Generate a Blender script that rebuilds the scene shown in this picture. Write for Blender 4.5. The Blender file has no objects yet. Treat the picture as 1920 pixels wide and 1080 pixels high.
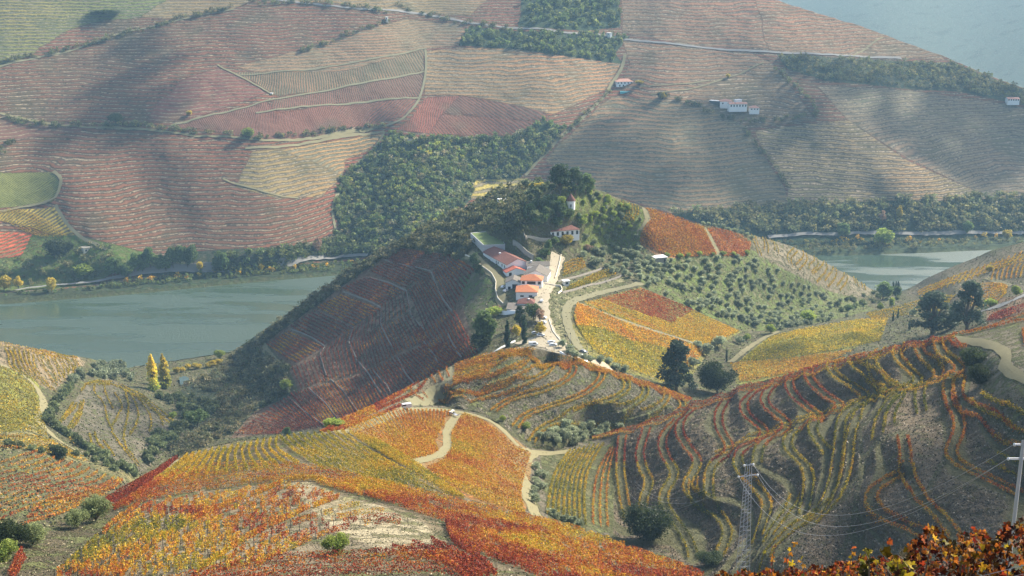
import bpy, math, random
import numpy as np
from mathutils import Vector
# ------------------------------------------------------------------ camera, sky, sun, exposure
D = bpy.data; SC = bpy.context.scene; COL = SC.collection
IW, IH = 1920.0, 1080.0
FPX = 2317.0
TH = math.radians(15.4)
CZ = 322.0
CT, ST = math.cos(TH), math.sin(TH)
cam = D.cameras.new('camera'); camo = D.objects.new('camera', cam); COL.objects.link(camo)
cam.sensor_width = 36.0; cam.lens = 36.0 * FPX / IW
cam.clip_start = 0.5; cam.clip_end = 30000
camo.location = (0, 0, CZ); camo.rotation_euler = (math.radians(90) - TH, 0, 0)
SC.camera = camo
SUN_AZ, SUN_EL = math.radians(54), math.radians(38)     # azimuth to the right of the view direction (+Y)
w = D.worlds.new('World'); SC.world = w; w.use_nodes = True
nt = w.node_tree; nt.nodes.clear()
sky = nt.nodes.new('ShaderNodeTexSky'); sky.sky_type = 'NISHITA'; sky.sun_disc = False
sky.sun_elevation = SUN_EL; sky.sun_rotation = SUN_AZ; sky.altitude = 300; sky.dust_density = 4.0; sky.ozone_density = 0.6
bg = nt.nodes.new('ShaderNodeBackground'); bg.inputs[1].default_value = 0.14
wo = nt.nodes.new('ShaderNodeOutputWorld')
nt.links.new(sky.outputs[0], bg.inputs[0]); nt.links.new(bg.outputs[0], wo.inputs[0])
sl = D.lights.new('sun', 'SUN'); sl.energy = 5.0; sl.angle = math.radians(0.6); sl.color = (1.0, 0.92, 0.78)
so = D.objects.new('sun', sl); COL.objects.link(so)
SUNV = Vector((math.sin(SUN_AZ) * math.cos(SUN_EL), math.cos(SUN_AZ) * math.cos(SUN_EL), math.sin(SUN_EL)))
so.rotation_euler = SUNV.to_track_quat('Z', 'Y').to_euler()
SC.view_settings.view_transform = 'Standard'; SC.view_settings.look = 'None'
SC.view_settings.exposure = 0.95; SC.view_settings.gamma = 1.0
SC.render.engine = 'CYCLES'
SC.cycles.use_denoising = True
SC.cycles.max_bounces = 4; SC.cycles.diffuse_bounces = 2; SC.cycles.glossy_bounces = 2
SC.cycles.transmission_bounces = 2; SC.cycles.volume_bounces = 0; SC.cycles.transparent_max_bounces = 4
SC.cycles.caustics_reflective = False; SC.cycles.caustics_refractive = False

# ------------------------------------------------------------------ small maths
def us(px, py):
    px = np.asarray(px, float); py = np.asarray(py, float)
    cx = (px - IW / 2) / FPX; cy = (IH / 2 - py) / FPX
    den = CT + cy * ST
    return cx / den, (cy * CT - ST) / den
def pxy(u, s):
    # inverse of us()
    # s = (cy*CT-ST)/(CT+cy*ST) -> cy = (s*CT+ST)/(CT-s*ST)
    cy = (s * CT + ST) / (CT - s * ST)
    den = CT + cy * ST
    return u * den * FPX + IW / 2, IH / 2 - cy * FPX
def project(x, y, z):
    return pxy(x / y, (z - CZ) / y)
RS = np.random.RandomState(7)
_T = RS.rand(256, 256)
def vnoise(x, y):
    xi = np.floor(x).astype(int); yi = np.floor(y).astype(int)
    fx = x - xi; fy = y - yi
    fx = fx * fx * (3 - 2 * fx); fy = fy * fy * (3 - 2 * fy)
    a = _T[xi & 255, yi & 255]; b = _T[(xi + 1) & 255, yi & 255]
    c = _T[xi & 255, (yi + 1) & 255]; d = _T[(xi + 1) & 255, (yi + 1) & 255]
    return (a * (1 - fx) + b * fx) * (1 - fy) + (c * (1 - fx) + d * fx) * fy
def fbm(x, y, sc, n=3):
    x = np.asarray(x, float) / sc; y = np.asarray(y, float) / sc
    s = 0; a = 0.5; t = 0
    for i in range(n):
        s = s + a * vnoise(x + 17.3 * i, y - 9.1 * i); t += a; a *= .5; x = x * 2.03; y = y * 2.03
    return s / t - 0.5
def sm(x): x = np.clip(x, 0, 1); return x * x * (3 - 2 * x)
def pip(px, py, poly):
    r = np.zeros(px.shape, bool); n = len(poly); j = n - 1
    for i in range(n):
        xi, yi = poly[i]; xj, yj = poly[j]
        if yi != yj:
            c = ((yi > py) != (yj > py)) & (px < (xj - xi) * (py - yi) / (yj - yi) + xi)
            r ^= c
        j = i
    return r
def tps(pts, vals, lam=0.0):
    P = np.array(pts, float) / 500.0; n = len(P)
    def ph(d2): return np.where(d2 > 1e-12, 0.5 * d2 * np.log(np.maximum(d2, 1e-12)), 0)
    d2 = ((P[:, None] - P[None]) ** 2).sum(2)
    A = np.zeros((n + 3, n + 3)); A[:n, :n] = ph(d2) + lam * np.eye(n)
    A[:n, n] = 1; A[:n, n + 1:] = P; A[n, :n] = 1; A[n + 1:, :n] = P.T
    b = np.zeros(n + 3); b[:n] = vals
    c = np.linalg.solve(A, b)
    def f(X, Y):
        Q = np.stack([X.ravel() / 500., Y.ravel() / 500.], 1); out = np.empty(len(Q))
        for k in range(0, len(Q), 20000):
            q = Q[k:k + 20000]
            dd = ((q[:, None] - P[None]) ** 2).sum(2)
            out[k:k + 20000] = ph(dd) @ c[:n] + c[n] + q @ c[n + 1:]
        return out.reshape(X.shape)
    return f
LX = np.arange(-168, 2096, 8.0); LY = np.arange(-80, 1216, 5.0)
class Lat:
    """value on a lattice, read back bilinearly"""
    def __init__(s, f, x0=-60, x1=1980, y0=-70, y1=1200):
        X, Y = np.meshgrid(np.clip(LX, x0, x1), np.clip(LY, y0, y1), indexing='ij'); s.v = f(X, Y)
    def __call__(s, px, py):
        a = np.clip((np.asarray(px, float) - LX[0]) / 8, 0, len(LX) - 1.001); b = np.clip((np.asarray(py, float) - LY[0]) / 5, 0, len(LY) - 1.001)
        i = a.astype(int); j = b.astype(int); fa = a - i; fb = b - j
        v = s.v
        return (v[i, j] * (1 - fa) + v[i + 1, j] * fa) * (1 - fb) + (v[i, j + 1] * (1 - fa) + v[i + 1, j + 1] * fa) * fb
def zpts(lst):
    """(px,py,z) -> pts, log distance"""
    pts = [(a, b) for a, b, c in lst]; ys = []
    for a, b, c in lst:
        ys.append(math.log((CZ - c) / -float(us(a, b)[1])))
    return pts, ys

# ------------------------------------------------------------------ traced terraces (photo x, y) and their level in metres
TER = [  # right hill: level, centre line
 (120, [(1167,820),(1165,832),(1163,857),(1163,890),(1165,900),(1169,935),(1173,952),(1178,975)]),
 (124, [(1212,806),(1203,833),(1198,855),(1207,886),(1216,900),(1216,915),(1207,935),(1205,955)]),
 (128, [(1272,785),(1250,808),(1240,830),(1246,857),(1262,880),(1265,892),(1255,910),(1243,930),(1246,952),(1262,975),(1282,1002),(1297,1030),(1300,1048)]),
 (132, [(1298,768),(1275,792),(1272,812),(1285,835),(1300,853),(1308,868),(1303,887),(1289,903),(1290,922),(1310,943),(1337,960),(1356,978),(1365,1000),(1355,1030),(1347,1044)]),
 (136, [(1362,752),(1347,775),(1347,800),(1356,820),(1368,838),(1364,852),(1334,873),(1328,897),(1329,935)]),
 (140, [(1422,728),(1394,753),(1395,775),(1412,792),(1430,805),(1434,818),(1400,838),(1384,852),(1382,870),(1392,890),(1415,912),(1437,940),(1437,960),(1427,990),(1420,1017)]),
 (144, [(1457,718),(1432,743),(1435,762),(1457,780),(1477,797),(1468,813),(1434,828),(1421,845),(1419,870)]),
 (148, [(1494,699),(1478,715),(1482,737),(1505,760),(1533,777),(1536,787),(1497,805),(1474,825),(1481,848),(1508,873),(1516,892),(1515,922),(1507,962)]),
 (152, [(1529,675),(1512,700),(1525,725),(1552,747),(1578,762),(1562,776),(1529,790),(1521,807),(1535,830),(1552,852)]),
 (156, [(1577,665),(1555,685),(1562,702),(1590,722),(1628,747),(1602,765),(1581,780),(1575,800),(1574,825),(1570,855),(1567,880),(1560,915),(1545,945),(1505,980),(1470,1005),(1440,1035),(1432,1068)]),
 (160, [(1614,656),(1593,675),(1610,690),(1637,707),(1668,733)]),
 (164, [(1652,654),(1632,675),(1635,692),(1657,715),(1680,733)]),
 (168, [(1687,650),(1678,667),(1700,692),(1728,715),(1692,732),(1661,762),(1648,790),(1645,820)]),
 (172, [(1722,645),(1723,662),(1745,682),(1762,700),(1755,712)]),
 (176, [(1757,638),(1762,660),(1785,677),(1803,695),(1779,709),(1776,730),(1785,762),(1800,795),(1795,820),(1781,847),(1790,867),(1820,885),(1865,905),(1915,930)]),
 (182, [(1799,712),(1793,740),(1803,762),(1840,777),(1862,790),(1880,815),(1925,830)]),
 (172, [(1692,822),(1697,850),(1697,880),(1715,925),(1752,960),(1792,1008)]),
 (168.5, [(1696,884),(1660,902),(1635,922),(1632,945),(1657,970),(1695,985),(1735,1005)]),
]
KNO = [  # centre knoll
 (144, [(852,716),(895,706),(945,688),(968,675),(980,670)]),
 (140, [(832,737),(895,725),(970,702),(997,685),(1010,672)]),
 (136, [(827,750),(895,747),(970,723),(1020,706),(1037,688),(1030,677)]),
 (132, [(925,772),(960,749),(1020,733),(1057,718),(1078,697),(1070,682)]),
 (128, [(966,803),(985,779),(1045,759),(1095,741),(1122,720),(1132,702),(1115,690)]),
 (124, [(996,831),(1015,804),(1070,782),(1120,763),(1165,743),(1179,725),(1167,707)]),
 (120, [(1080,792),(1105,779),(1155,774),(1187,762),(1208,745),(1212,729),(1200,715)]),
 (116, [(1205,779),(1230,769),(1249,752),(1252,740),(1240,727)]),
 (112, [(1268,777),(1284,764),(1274,747),(1260,735)]),
]
# ------------------------------------------------------------------ landforms: distance as a smooth function for each one
A_PTS = [(0,1080,228),(0,1010,222),(60,1000,219),(190,940,206),(330,860,190),(440,830,183),(520,823,180),(600,816,176),(250,1000,222),
 (250,1080,231),(400,950,210),(600,1080,232),(600,985,214),(600,900,197),(760,850,182),(850,930,190),(950,962,190),(1000,972,190),(900,1080,234),(1000,1030,217),
 (800,985,210),(700,830,170),(660,815,170),(1150,1018,200),(1150,1080,221),(1320,1080,212),(1100,1200,248),(500,1200,252),(-60,1200,240),(1500,1200,252),(1980,1200,262),(1700,1160,255),(1450,1120,222)]
B_PTS = [(590,818,172),(640,798,168),(700,777,160),(640,815,170),(700,830,163),(760,765,146),(770,815,150),(850,770,138),(850,825,143),(760,865,163),(850,930,165),(900,870,146),(950,962,158),(985,950,150),
 (985,860,129),(935,800,133),(1000,850,123),(1010,920,133),(1040,975,142),(1080,840,115),(1100,822,114),(1090,900,121),(1130,960,126),(1140,838,116),(1210,797,122),(740,744,150),(590,770,168),(700,740,156),
 (1160,820,119),(1300,757,131),(1400,726,141),(1500,700,151),(1600,673,161),(1700,648,171),(1790,630,179),(1850,640,186),(1850,617,184),(1920,590,190),(1900,690,192),(1860,680,187),(1900,740,190),(1960,850,186),
 (1250,1060,133),(1200,1010,127),(1400,1080,146),(1560,1080,158),(1600,1000,160),(1700,1080,166),(1920,1080,176),(1900,1000,176),(1600,900,162),(1700,780,169),(1980,1200,182),(1300,1200,150),(900,1200,160)]
for lv, pl in TER[:10] + TER[12:15] + TER[16:]: B_PTS += [(x, y, lv) for x, y in pl]
K_PTS = [(590,818,172),(640,798,168),(700,777,160),(740,744,150),(760,765,146),(850,770,138),(935,800,133),(985,840,124),(1000,850,123),(1080,840,115),(1100,812,114),(1150,803,113),(1040,846,118),(800,722,143),(770,730,145),(850,686,145),(850,702,144),
 (900,670,147),(960,657,148),(1020,660,145),(1060,668,140),(1100,682,131),(1200,713,121),(1300,750,111),(1200,797,112),(1250,785,111),(1300,762,110),(1320,760,110),(960,668,147),(1330,750,109),(1400,760,105)]
for lv, pl in KNO: K_PTS += [(x, y, lv) for x, y in pl]
M_PTS = [(0,642,86),(-50,636,90),(60,656,78),(150,671,45),(190,678,22),(240,692,3),(300,682,3),(430,662,3),(445,655,5),(340,718,8),(300,735,12),(400,760,22),(400,830,34),(350,870,45),(270,900,62),
 (0,760,98),(100,725,62),(80,700,70),(50,830,113),(100,860,112),(100,900,120),(50,980,138),(220,900,98),(-40,990,142),(180,880,98),(180,715,42),(270,750,36),(200,790,52),(330,800,36),(260,850,56),(150,850,88),(120,780,72),
 (480,632,24),(560,577,58),(620,533,78),(680,493,94),(760,453,110),(820,418,121),(890,384,132),(940,358,142),(985,350,150),(1050,348,164),(1100,352,160),(1160,376,150),(1220,396,141),(1300,419,127),(1400,441,105),(1480,463,86),
 (1560,501,54),(1620,535,20),(1650,549,8),(1690,548,5),(1715,538,14),(1740,522,30),(1800,497,60),(1860,472,83),(1920,456,98),(1980,448,105),
 (1900,530,100),(1850,560,92),(1800,545,84),(1760,600,80),(1700,585,60),(1660,580,42),(1600,585,42),(1550,560,45),(1900,572,118),(1850,600,108),(1780,622,94),(1690,620,74),
 (1340,665,72),(1400,640,66),(1500,590,52),(1640,562,20),(1250,580,96),(1100,580,117),(1200,545,111),(1350,620,78),(1380,600,74),(1300,640,82),(1150,650,108),(1200,700,97),(1280,700,84),(1000,680,124),(1100,672,122),(1050,600,121),
 (1020,565,123),(1045,490,124),(1100,500,119),(1150,475,117),(1230,487,113),(1050,435,138),(1010,440,138),(1060,388,154),(985,400,150),(980,450,137),(930,505,124),(1000,510,124),(906,489,124.5),(925,478,125.5),(960,480,126),(985,490,125.5),(890,478,124.5),(945,572,117),(905,452,129),(1000,570,122),
 (1300,490,106),(1400,540,81),(1500,520,69),(1450,580,61),(1300,445,119),(1380,470,103),(1220,440,129),(1400,665,75),(1500,633,72),(1600,612,69),(1640,630,73),(1450,695,80),(1550,670,78),
 (800,500,108),(700,580,80),(600,650,55),(520,700,38),(800,620,84),(700,700,62),(600,760,48),(480,800,34),(870,640,107),(850,560,102),(760,720,72),(640,790,50),(900,610,113),(500,745,26),(850,480,117),(890,660,112),(935,590,115),(950,620,118)]
# ridge lines (silhouettes) of each landform, photo x, y
A_TOP = [(-200,1030),(0,1008),(60,998),(95,985),(190,938),(260,898),(330,859),(390,840),(440,829),(520,820),(590,814),(640,806),(700,826),(770,866),(860,928),(960,960),(1000,970),(1080,992),(1160,1018),(1240,1050),(1320,1082),(1450,1120),(1700,1160),(2100,1200)]
B_TOP = [(590,814),(640,790),(700,764),(740,742),(770,725),(850,684),(900,667),(960,655),(1010,655),(1060,665),(1100,679),(1200,713),(1260,735),(1300,749),(1325,748),(1400,723),(1500,697),(1600,670),(1700,645),(1790,627),(1850,615),(1885,600),(1920,586),(2100,560)]
K_BOT = [(590,814),(640,790),(700,764),(742,741),(770,760),(830,761),(900,775),(950,800),(985,838),(1040,846),(1100,824),(1200,797),(1300,757),(1326,748),(1400,723),(1500,697),(1600,670),(1700,645),(1790,627),(1850,615),(1885,600),(1920,586),(2100,560)]
M_TOP = [(-200,620),(-60,632),(0,640),(60,654),(110,664),(150,669),(190,676),(240,690),(300,681),(370,670),(430,661),(445,653),(480,630),(520,602),(560,574),(620,530),(680,490),(720,468),(760,449),(820,414),(890,380),(940,355),(985,344),(1050,344),(1100,348),(1160,371),
 (1220,392),(1300,417),(1400,439),(1440,450),(1480,461),(1520,478),(1560,499),(1600,520),(1630,540),(1650,548),(1690,547),(1715,536),(1740,520),(1800,495),(1860,469),(1920,454),(2100,430)]
F_TOP = [(-200,-70),(1380,-70),(1390,-45),(1440,-8),(1470,5),(1530,25),(1600,44),(1680,72),(1750,98),(1800,118),(1850,140),(1920,165),(2100,215)]
F_BOT = [(-200,568),(0,560),(100,553),(200,546),(300,537),(400,527),(500,518),(620,508),(700,502),(900,490),(1200,478),(1500,471),(1600,470),(1750,465),(1860,460),(1920,456),(2100,446)]
FB = [ # swells (+) and hollows (-) of the far hillside: x0,y0,x1,y1,width,metres
 (1440,60,1560,180,60,13),(1560,180,1700,330,70,17),(1700,330,1790,375,45,12),(1340,150,1440,300,70,-10),(1180,60,1150,180,45,-10),(1160,180,1000,330,40,-14),(1000,40,1130,60,60,-8),(1300,230,1350,400,70,10),
 (1560,120,1900,180,60,-10),(1880,250,1800,400,60,-12),(820,260,800,420,60,14),(700,260,620,470,38,-18),(890,300,900,420,45,-12),(420,60,300,250,90,16),(180,100,100,250,70,-12),(650,60,560,200,90,10),(800,60,820,240,45,-10),
 (1040,60,1020,200,60,12),(480,290,520,400,70,16),(240,280,330,420,45,-12),(120,330,200,460,40,12),(60,300,20,420,50,-10),(640,0,700,40,50,8),(370,430,450,480,60,10),(330,-60,380,40,60,-12),(560,320,640,300,40,-8)]
def F_dist(px, py):
    s = -us(px, py)[1]
    yb = np.interp(px, [p[0] for p in F_BOT], [CZ / -float(us(*p)[1]) for p in F_BOT])
    d = np.zeros_like(px)
    for x0, y0, x1, y1, wd, am in FB:
        dx, dy = x1 - x0, y1 - y0; t = np.clip(((px - x0) * dx + (py - y0) * dy) / (dx * dx + dy * dy), 0, 1)
        r2 = (px - x0 - t * dx) ** 2 + (py - y0 - t * dy) ** 2
        d = d + am * np.exp(-r2 / (2 * wd * wd))
    k = 0.47
    Y = (CZ + k * yb - d) / (s + k)
    # flat bank at the foot of the hillside
    yf = (CZ - 4) / np.maximum(s, 1e-3); fb = np.interp(px, [0, 300, 700, 1200, 1500, 1920], [45, 24, 10, 8, 6, 6])
    tt = sm((np.interp(px, [p[0] for p in F_BOT], [p[1] for p in F_BOT]) - py) / (fb + 8) - 0.1)
    return np.log(np.minimum(Y, 2600) * tt + yf * (1 - tt) * 1.0)
def D_dist(px, py):
    s = -us(px, py)[1]
    k = 0.25
    y0 = 3000 + (1920 - px) * 1.4
    bump = 10 * np.sin(px / 55.)
    return np.log(np.maximum((CZ + k * y0 - 20 + bump) / (s + k), 2500))
def d2(lst, lam): p, v = zpts(lst); return tps(p, v, lam)
YF = dict(A=Lat(d2(A_PTS, 1e-4)), B=Lat(d2(B_PTS, 5e-4), 560), K=Lat(d2(K_PTS, 3e-4), 560, 1500), M=Lat(d2(M_PTS, 2e-4)), F=Lat(F_dist), D=Lat(D_dist))
def top_s(pl, u):
    U, S = us([p[0] for p in pl], [p[1] for p in pl]); return np.interp(u, U, S)
# ------------------------------------------------------------------ the ground sheet: a fan of columns (direction) by rows (distance)
NU = 1250
U0, _ = us(-150, 540); U1, _ = us(2070, 540)
UG = np.linspace(U0, U1, NU)
rows_u = []; rows_s = []; rows_Y = []; rows_z = []; rows_k = []
def add_rows(Y, z, k):
    rows_Y.append(Y); rows_z.append(z); rows_k.append(np.full(Y.shape, k, np.int8))
NR = dict(A=300, B=300, K=190, M=430, F=470, D=90)
LAND = {}
sA = top_s(A_TOP, UG); sB = top_s(B_TOP, UG); sM = top_s(M_TOP, UG); sF = top_s(F_TOP, UG)
fb_u, fb_s = us([p[0] for p in F_BOT], [p[1] for p in F_BOT]); sFb = np.interp(UG, fb_u, fb_s)
noB = UG < float(us(590, 814)[0])
sB = np.where(noB, sA, np.maximum(sB, sA + 1e-5))
sK = np.where(noB, sA, np.clip(top_s(K_BOT, UG), sA + 1e-5, sB)); noK = (sB - sK) < 2e-5
bot = np.full(NU, float(us(960, 1200)[1])); dtop = np.full(NU, -0.0105)
def piece(name, s0, s1, n):
    t = np.linspace(0, 1, n)[None]
    s = s0[:, None] * (1 - t) + s1[:, None] * t; uu = np.repeat(UG[:, None], n, 1)
    px, py = pxy(uu, s); return uu, s, px, py, np.exp(YF[name](px, py))
GY = []; GZ = []; GK = []; GP = []
def mono(Y, first=None):
    if first is not None: Y = np.maximum(Y, first[:, None] + 0.05)
    step = np.arange(Y.shape[1])[None] * 0.03
    return np.maximum.accumulate(Y - step, 1) + step
def gap(Ya, za, Yb, zb, n, floor, slope=0.75):
    t = np.linspace(0, 1, n + 2)[None, 1:-1]
    Y = Ya[:, None] * (1 - t) + Yb[:, None] * t; L = za[:, None] * (1 - t) + zb[:, None] * t
    z = np.maximum(floor, np.maximum(za[:, None] - slope * (Y - Ya[:, None]), zb[:, None] - slope * (Yb[:, None] - Y)))
    return Y, np.minimum(z, L)
def put(Y, z, k, P=None):
    GY.append(Y); GZ.append(z); GK.append(np.full(Y.shape, k, np.int8)); GP.append(P)
uuA, ssA, pxA, pyA, YA = piece('A', bot, sA, NR['A'])
YA = mono(YA)
n0 = 26; t = np.linspace(0, 1, n0 + 1)[None, :-1]
Y0 = 3 + (YA[:, :1] - 3) * t ** 1.6
w0 = sm((Y0 - 40) / np.maximum(YA[:, :1] - 40, 5))
s00 = -(1.7 / Y0 + .55) * (1 - w0) + bot[:, None] * w0
put(Y0, CZ + s00 * Y0, 0)
put(YA, CZ + ssA * YA, 1)
uuB, ssB, pxB, pyB, YB = piece('B', sA, sK, NR['B'])
YB[noB] = YA[noB][:, -1:] + 0.05 * np.arange(NR['B'])[None]
YB = mono(YB, YA[:, -1]); zB = CZ + ssB * YB
g = gap(YA[:, -1], GZ[-1][:, -1], YB[:, 0], zB[:, 0], 14, np.minimum(GZ[-1][:, -1], zB[:, 0])[:, None] - 12); put(*g, 6)
put(YB, zB, 2)
uuK, ssK, pxK, pyK, YK = piece('K', sK, sB, NR['K'])
nk = noB | noK; YK[nk] = YB[nk][:, -1:] + 0.05 * np.arange(NR['K'])[None]
YK = mono(YK, YB[:, -1]); zK = CZ + ssK * YK
g = gap(YB[:, -1], zB[:, -1], YK[:, 0], zK[:, 0], 10, zK[:, :1] - 5); put(*g, 6)
put(YK, zK, 8)
uuM, ssM, pxM, pyM, YM = piece('M', sB, np.maximum(sM, sB + 1e-4), NR['M']); YM = mono(YM, YK[:, -1]); zM = CZ + ssM * YM
g = gap(YK[:, -1], zK[:, -1], YM[:, 0], zM[:, 0], 14, zM[:, :1] - 8); put(*g, 6); put(YM, zM, 3)
uuF, ssF, pxF, pyF, YFa = piece('F', np.maximum(sM, sFb), sF, NR['F']); YFa = mono(YFa, YM[:, -1]); zF = CZ + ssF * YFa
g = gap(YM[:, -1], zM[:, -1], YFa[:, 0], zF[:, 0], 26, -6.0, 0.9); put(*g, 7); put(YFa, zF, 4)
uuD, ssD, pxD, pyD, YD = piece('D', sF, dtop, NR['D']); YD = mono(np.maximum(YD, YFa[:, -1:] + 300), YFa[:, -1]); zD = CZ + ssD * YD
g = gap(YFa[:, -1], zF[:, -1], YD[:, 0], zD[:, 0], 14, 20.0, 0.4); put(*g, 7); put(YD, zD, 5)
GY = np.concatenate(GY, 1); GZ = np.concatenate(GZ, 1); GK = np.concatenate(GK, 1)
NRT = GY.shape[1]; GX = UG[:, None] * GY
# terraces cut as real steps on the knoll and the right hill
pxG, pyG = pxy(np.repeat(UG[:, None], NRT, 1), (GZ - CZ) / GY)
def near_poly(px, py, poly, wd):
    """1 inside the polygon, fading out over wd pixels is not needed at this mesh size"""
    return pip(px, py, poly)
TERR = [[(870,715),(960,680),(1060,672),(1200,715),(1330,765),(1290,785),(1150,790),(1080,800),(1010,840),(960,810),(900,775),(820,758)],
        [(1155,815),(1300,755),(1500,697),(1790,625),(1815,700),(1800,760),(1925,830),(1925,1090),(1200,1090),(1150,1000)]]
tmask = np.zeros(GZ.shape)
for k in (2, 8):
    m = GK == k; a = pxG[m]; b = pyG[m]; r = np.zeros(a.shape)
    for pl in TERR: r = np.maximum(r, pip(a, b, pl).astype(float))
    tmask[m] = r
BARE = [(1605,800),(1700,722),(1768,714),(1782,850),(1735,940),(1700,890),(1690,815),(1650,830),(1570,935),(1480,1010),(1440,1085),(1560,1090),(1600,1000),(1615,900)]
m = GK == 2; q_ = tmask[m]; q_[pip(pxG[m], pyG[m], BARE)] = 0; tmask[m] = q_
for _ in range(5):
    tmask[1:-1] = (tmask[:-2] + tmask[1:-1] * 2 + tmask[2:]) / 4; tmask[:, 1:-1] = (tmask[:, :-2] + tmask[:, 1:-1] * 2 + tmask[:, 2:]) / 4
tmask[(GK != 2) & (GK != 8)] = 0
tt = GZ / 4.0; ff = tt - np.round(tt); wq = 0.17
gg = np.sign(ff) * 0.5 * sm((np.abs(ff) - wq) / (0.5 - wq) * 0.75) / sm(np.array(0.75))
bank = np.clip((np.abs(ff) - wq) / 0.12, 0, 1) * tmask
GZ = GZ + tmask * (gg - ff) * 4.0 * 0.85
# natural unevenness
big = np.where(GK >= 3, 1.0, 0.0)
GZ = GZ + fbm(GX, GY, 40, 3) * np.where(GK == 4, 5.0, np.where(GK == 3, 2.0, np.where((GK == 1), .8, 0))) * np.where(GZ > 5, 1, 0) + fbm(GX, GY, 6, 2) * np.where((GK <= 3) | (GK == 8), 0.4, 0)
GZ = GZ + bank * (fbm(GX, GY, 2.2, 3) * 1.5) + np.where(GK == 4, fbm(GX, GY, 12, 2) * 1.5, 0)
GZ[:, 0] = CZ - 3.4
def zat(x, y):
    x = np.asarray(x, float); y = np.maximum(np.asarray(y, float), 3.01)
    a = np.clip((x / y - UG[0]) / (UG[1] - UG[0]), 0, NU - 1.001); i = a.astype(int); f = a - i
    def col(c):
        lo = np.zeros(c.shape, int); hi = np.full(c.shape, NRT - 1)
        for _ in range(12):
            mid = (lo + hi) // 2; q = GY[c, mid] <= y; lo = np.where(q, mid, lo); hi = np.where(q, hi, mid)
        y0 = GY[c, lo]; y1 = GY[c, hi]; t = np.clip((y - y0) / np.maximum(y1 - y0, 1e-6), 0, 1)
        return GZ[c, lo] * (1 - t) + GZ[c, hi] * t
    return col(i) * (1 - f) + col(i + 1) * f
def G(piece_, px, py):
    """ground point seen at photo pixel px,py on the named landform"""
    px = np.asarray(px, float); py = np.asarray(py, float)
    u, s = us(px, py); Y = np.exp(YF[piece_](px, py)); x = u * Y
    return x, Y, zat(x, Y)
def resample(pl, step):
    pl = np.asarray(pl, float); d = np.r_[0, np.cumsum(np.hypot(*np.diff(pl[:, :2], axis=0).T))]
    n = max(2, int(d[-1] / step) + 1); t = np.linspace(0, d[-1], n)
    return np.stack([np.interp(t, d, pl[:, k]) for k in range(pl.shape[1])], 1)
def smooth_line(pl, it=2):
    pl = np.asarray(pl, float)
    for _ in range(it):
        q = [pl[0]]
        for a, b in zip(pl[:-1], pl[1:]): q += [a * .75 + b * .25, a * .25 + b * .75]
        q.append(pl[-1]); pl = np.array(q)
    return pl
# ------------------------------------------------------------------ node helpers and materials
def mat(name):
    m = D.materials.new(name); m.use_nodes = True; m.node_tree.nodes.clear(); return m
class N:
    def __init__(s, m): s.t = m.node_tree
    def n(s, typ, **kw):
        x = s.t.nodes.new(typ)
        ins = kw.pop('i', {})
        for k, v in kw.items(): setattr(x, k, v)
        for k, v in ins.items():
            if isinstance(v, bpy.types.NodeSocket): s.t.links.new(v, x.inputs[k])
            else: x.inputs[k].default_value = v
        return x
    def m(s, op, a, b=0.0, c=0.0, clamp=False):
        return s.n('ShaderNodeMath', operation=op, use_clamp=clamp, i={0: a, 1: b, 2: c}).outputs[0]
    def noise(s, sc, det=3, vec=None, rough=.55):
        x = s.n('ShaderNodeTexNoise', i={'Scale': sc, 'Detail': det, 'Roughness': rough})
        if vec is not None: s.t.links.new(vec, x.inputs['Vector'])
        return x.outputs['Fac']
    def mix(s, f, a, b, mode='MIX'):
        x = s.n('ShaderNodeMix', data_type='RGBA', blend_type=mode, clamp_factor=True)
        for k, v in ((0, f), (6, a), (7, b)):
            if isinstance(v, bpy.types.NodeSocket): s.t.links.new(v, x.inputs[k])
            else: x.inputs[k].default_value = v if not isinstance(v, tuple) or len(v) == 4 else (*v, 1)
        return x.outputs[2]
    def att(s, name): return s.n('ShaderNodeAttribute', attribute_name=name, attribute_type='GEOMETRY')
    def rng(s, v, a, b, c=0.0, d=1.0, sm_=False):
        return s.n('ShaderNodeMapRange', interpolation_type='SMOOTHSTEP' if sm_ else 'LINEAR', i={0: v, 1: a, 2: b, 3: c, 4: d}).outputs[0]
    def gray(s, v):
        return s.n('ShaderNodeCombineColor', i={0: v, 1: v, 2: v}).outputs[0]
    def out(s, sh): s.t.links.new(sh, s.n('ShaderNodeOutputMaterial').inputs[0])
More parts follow.
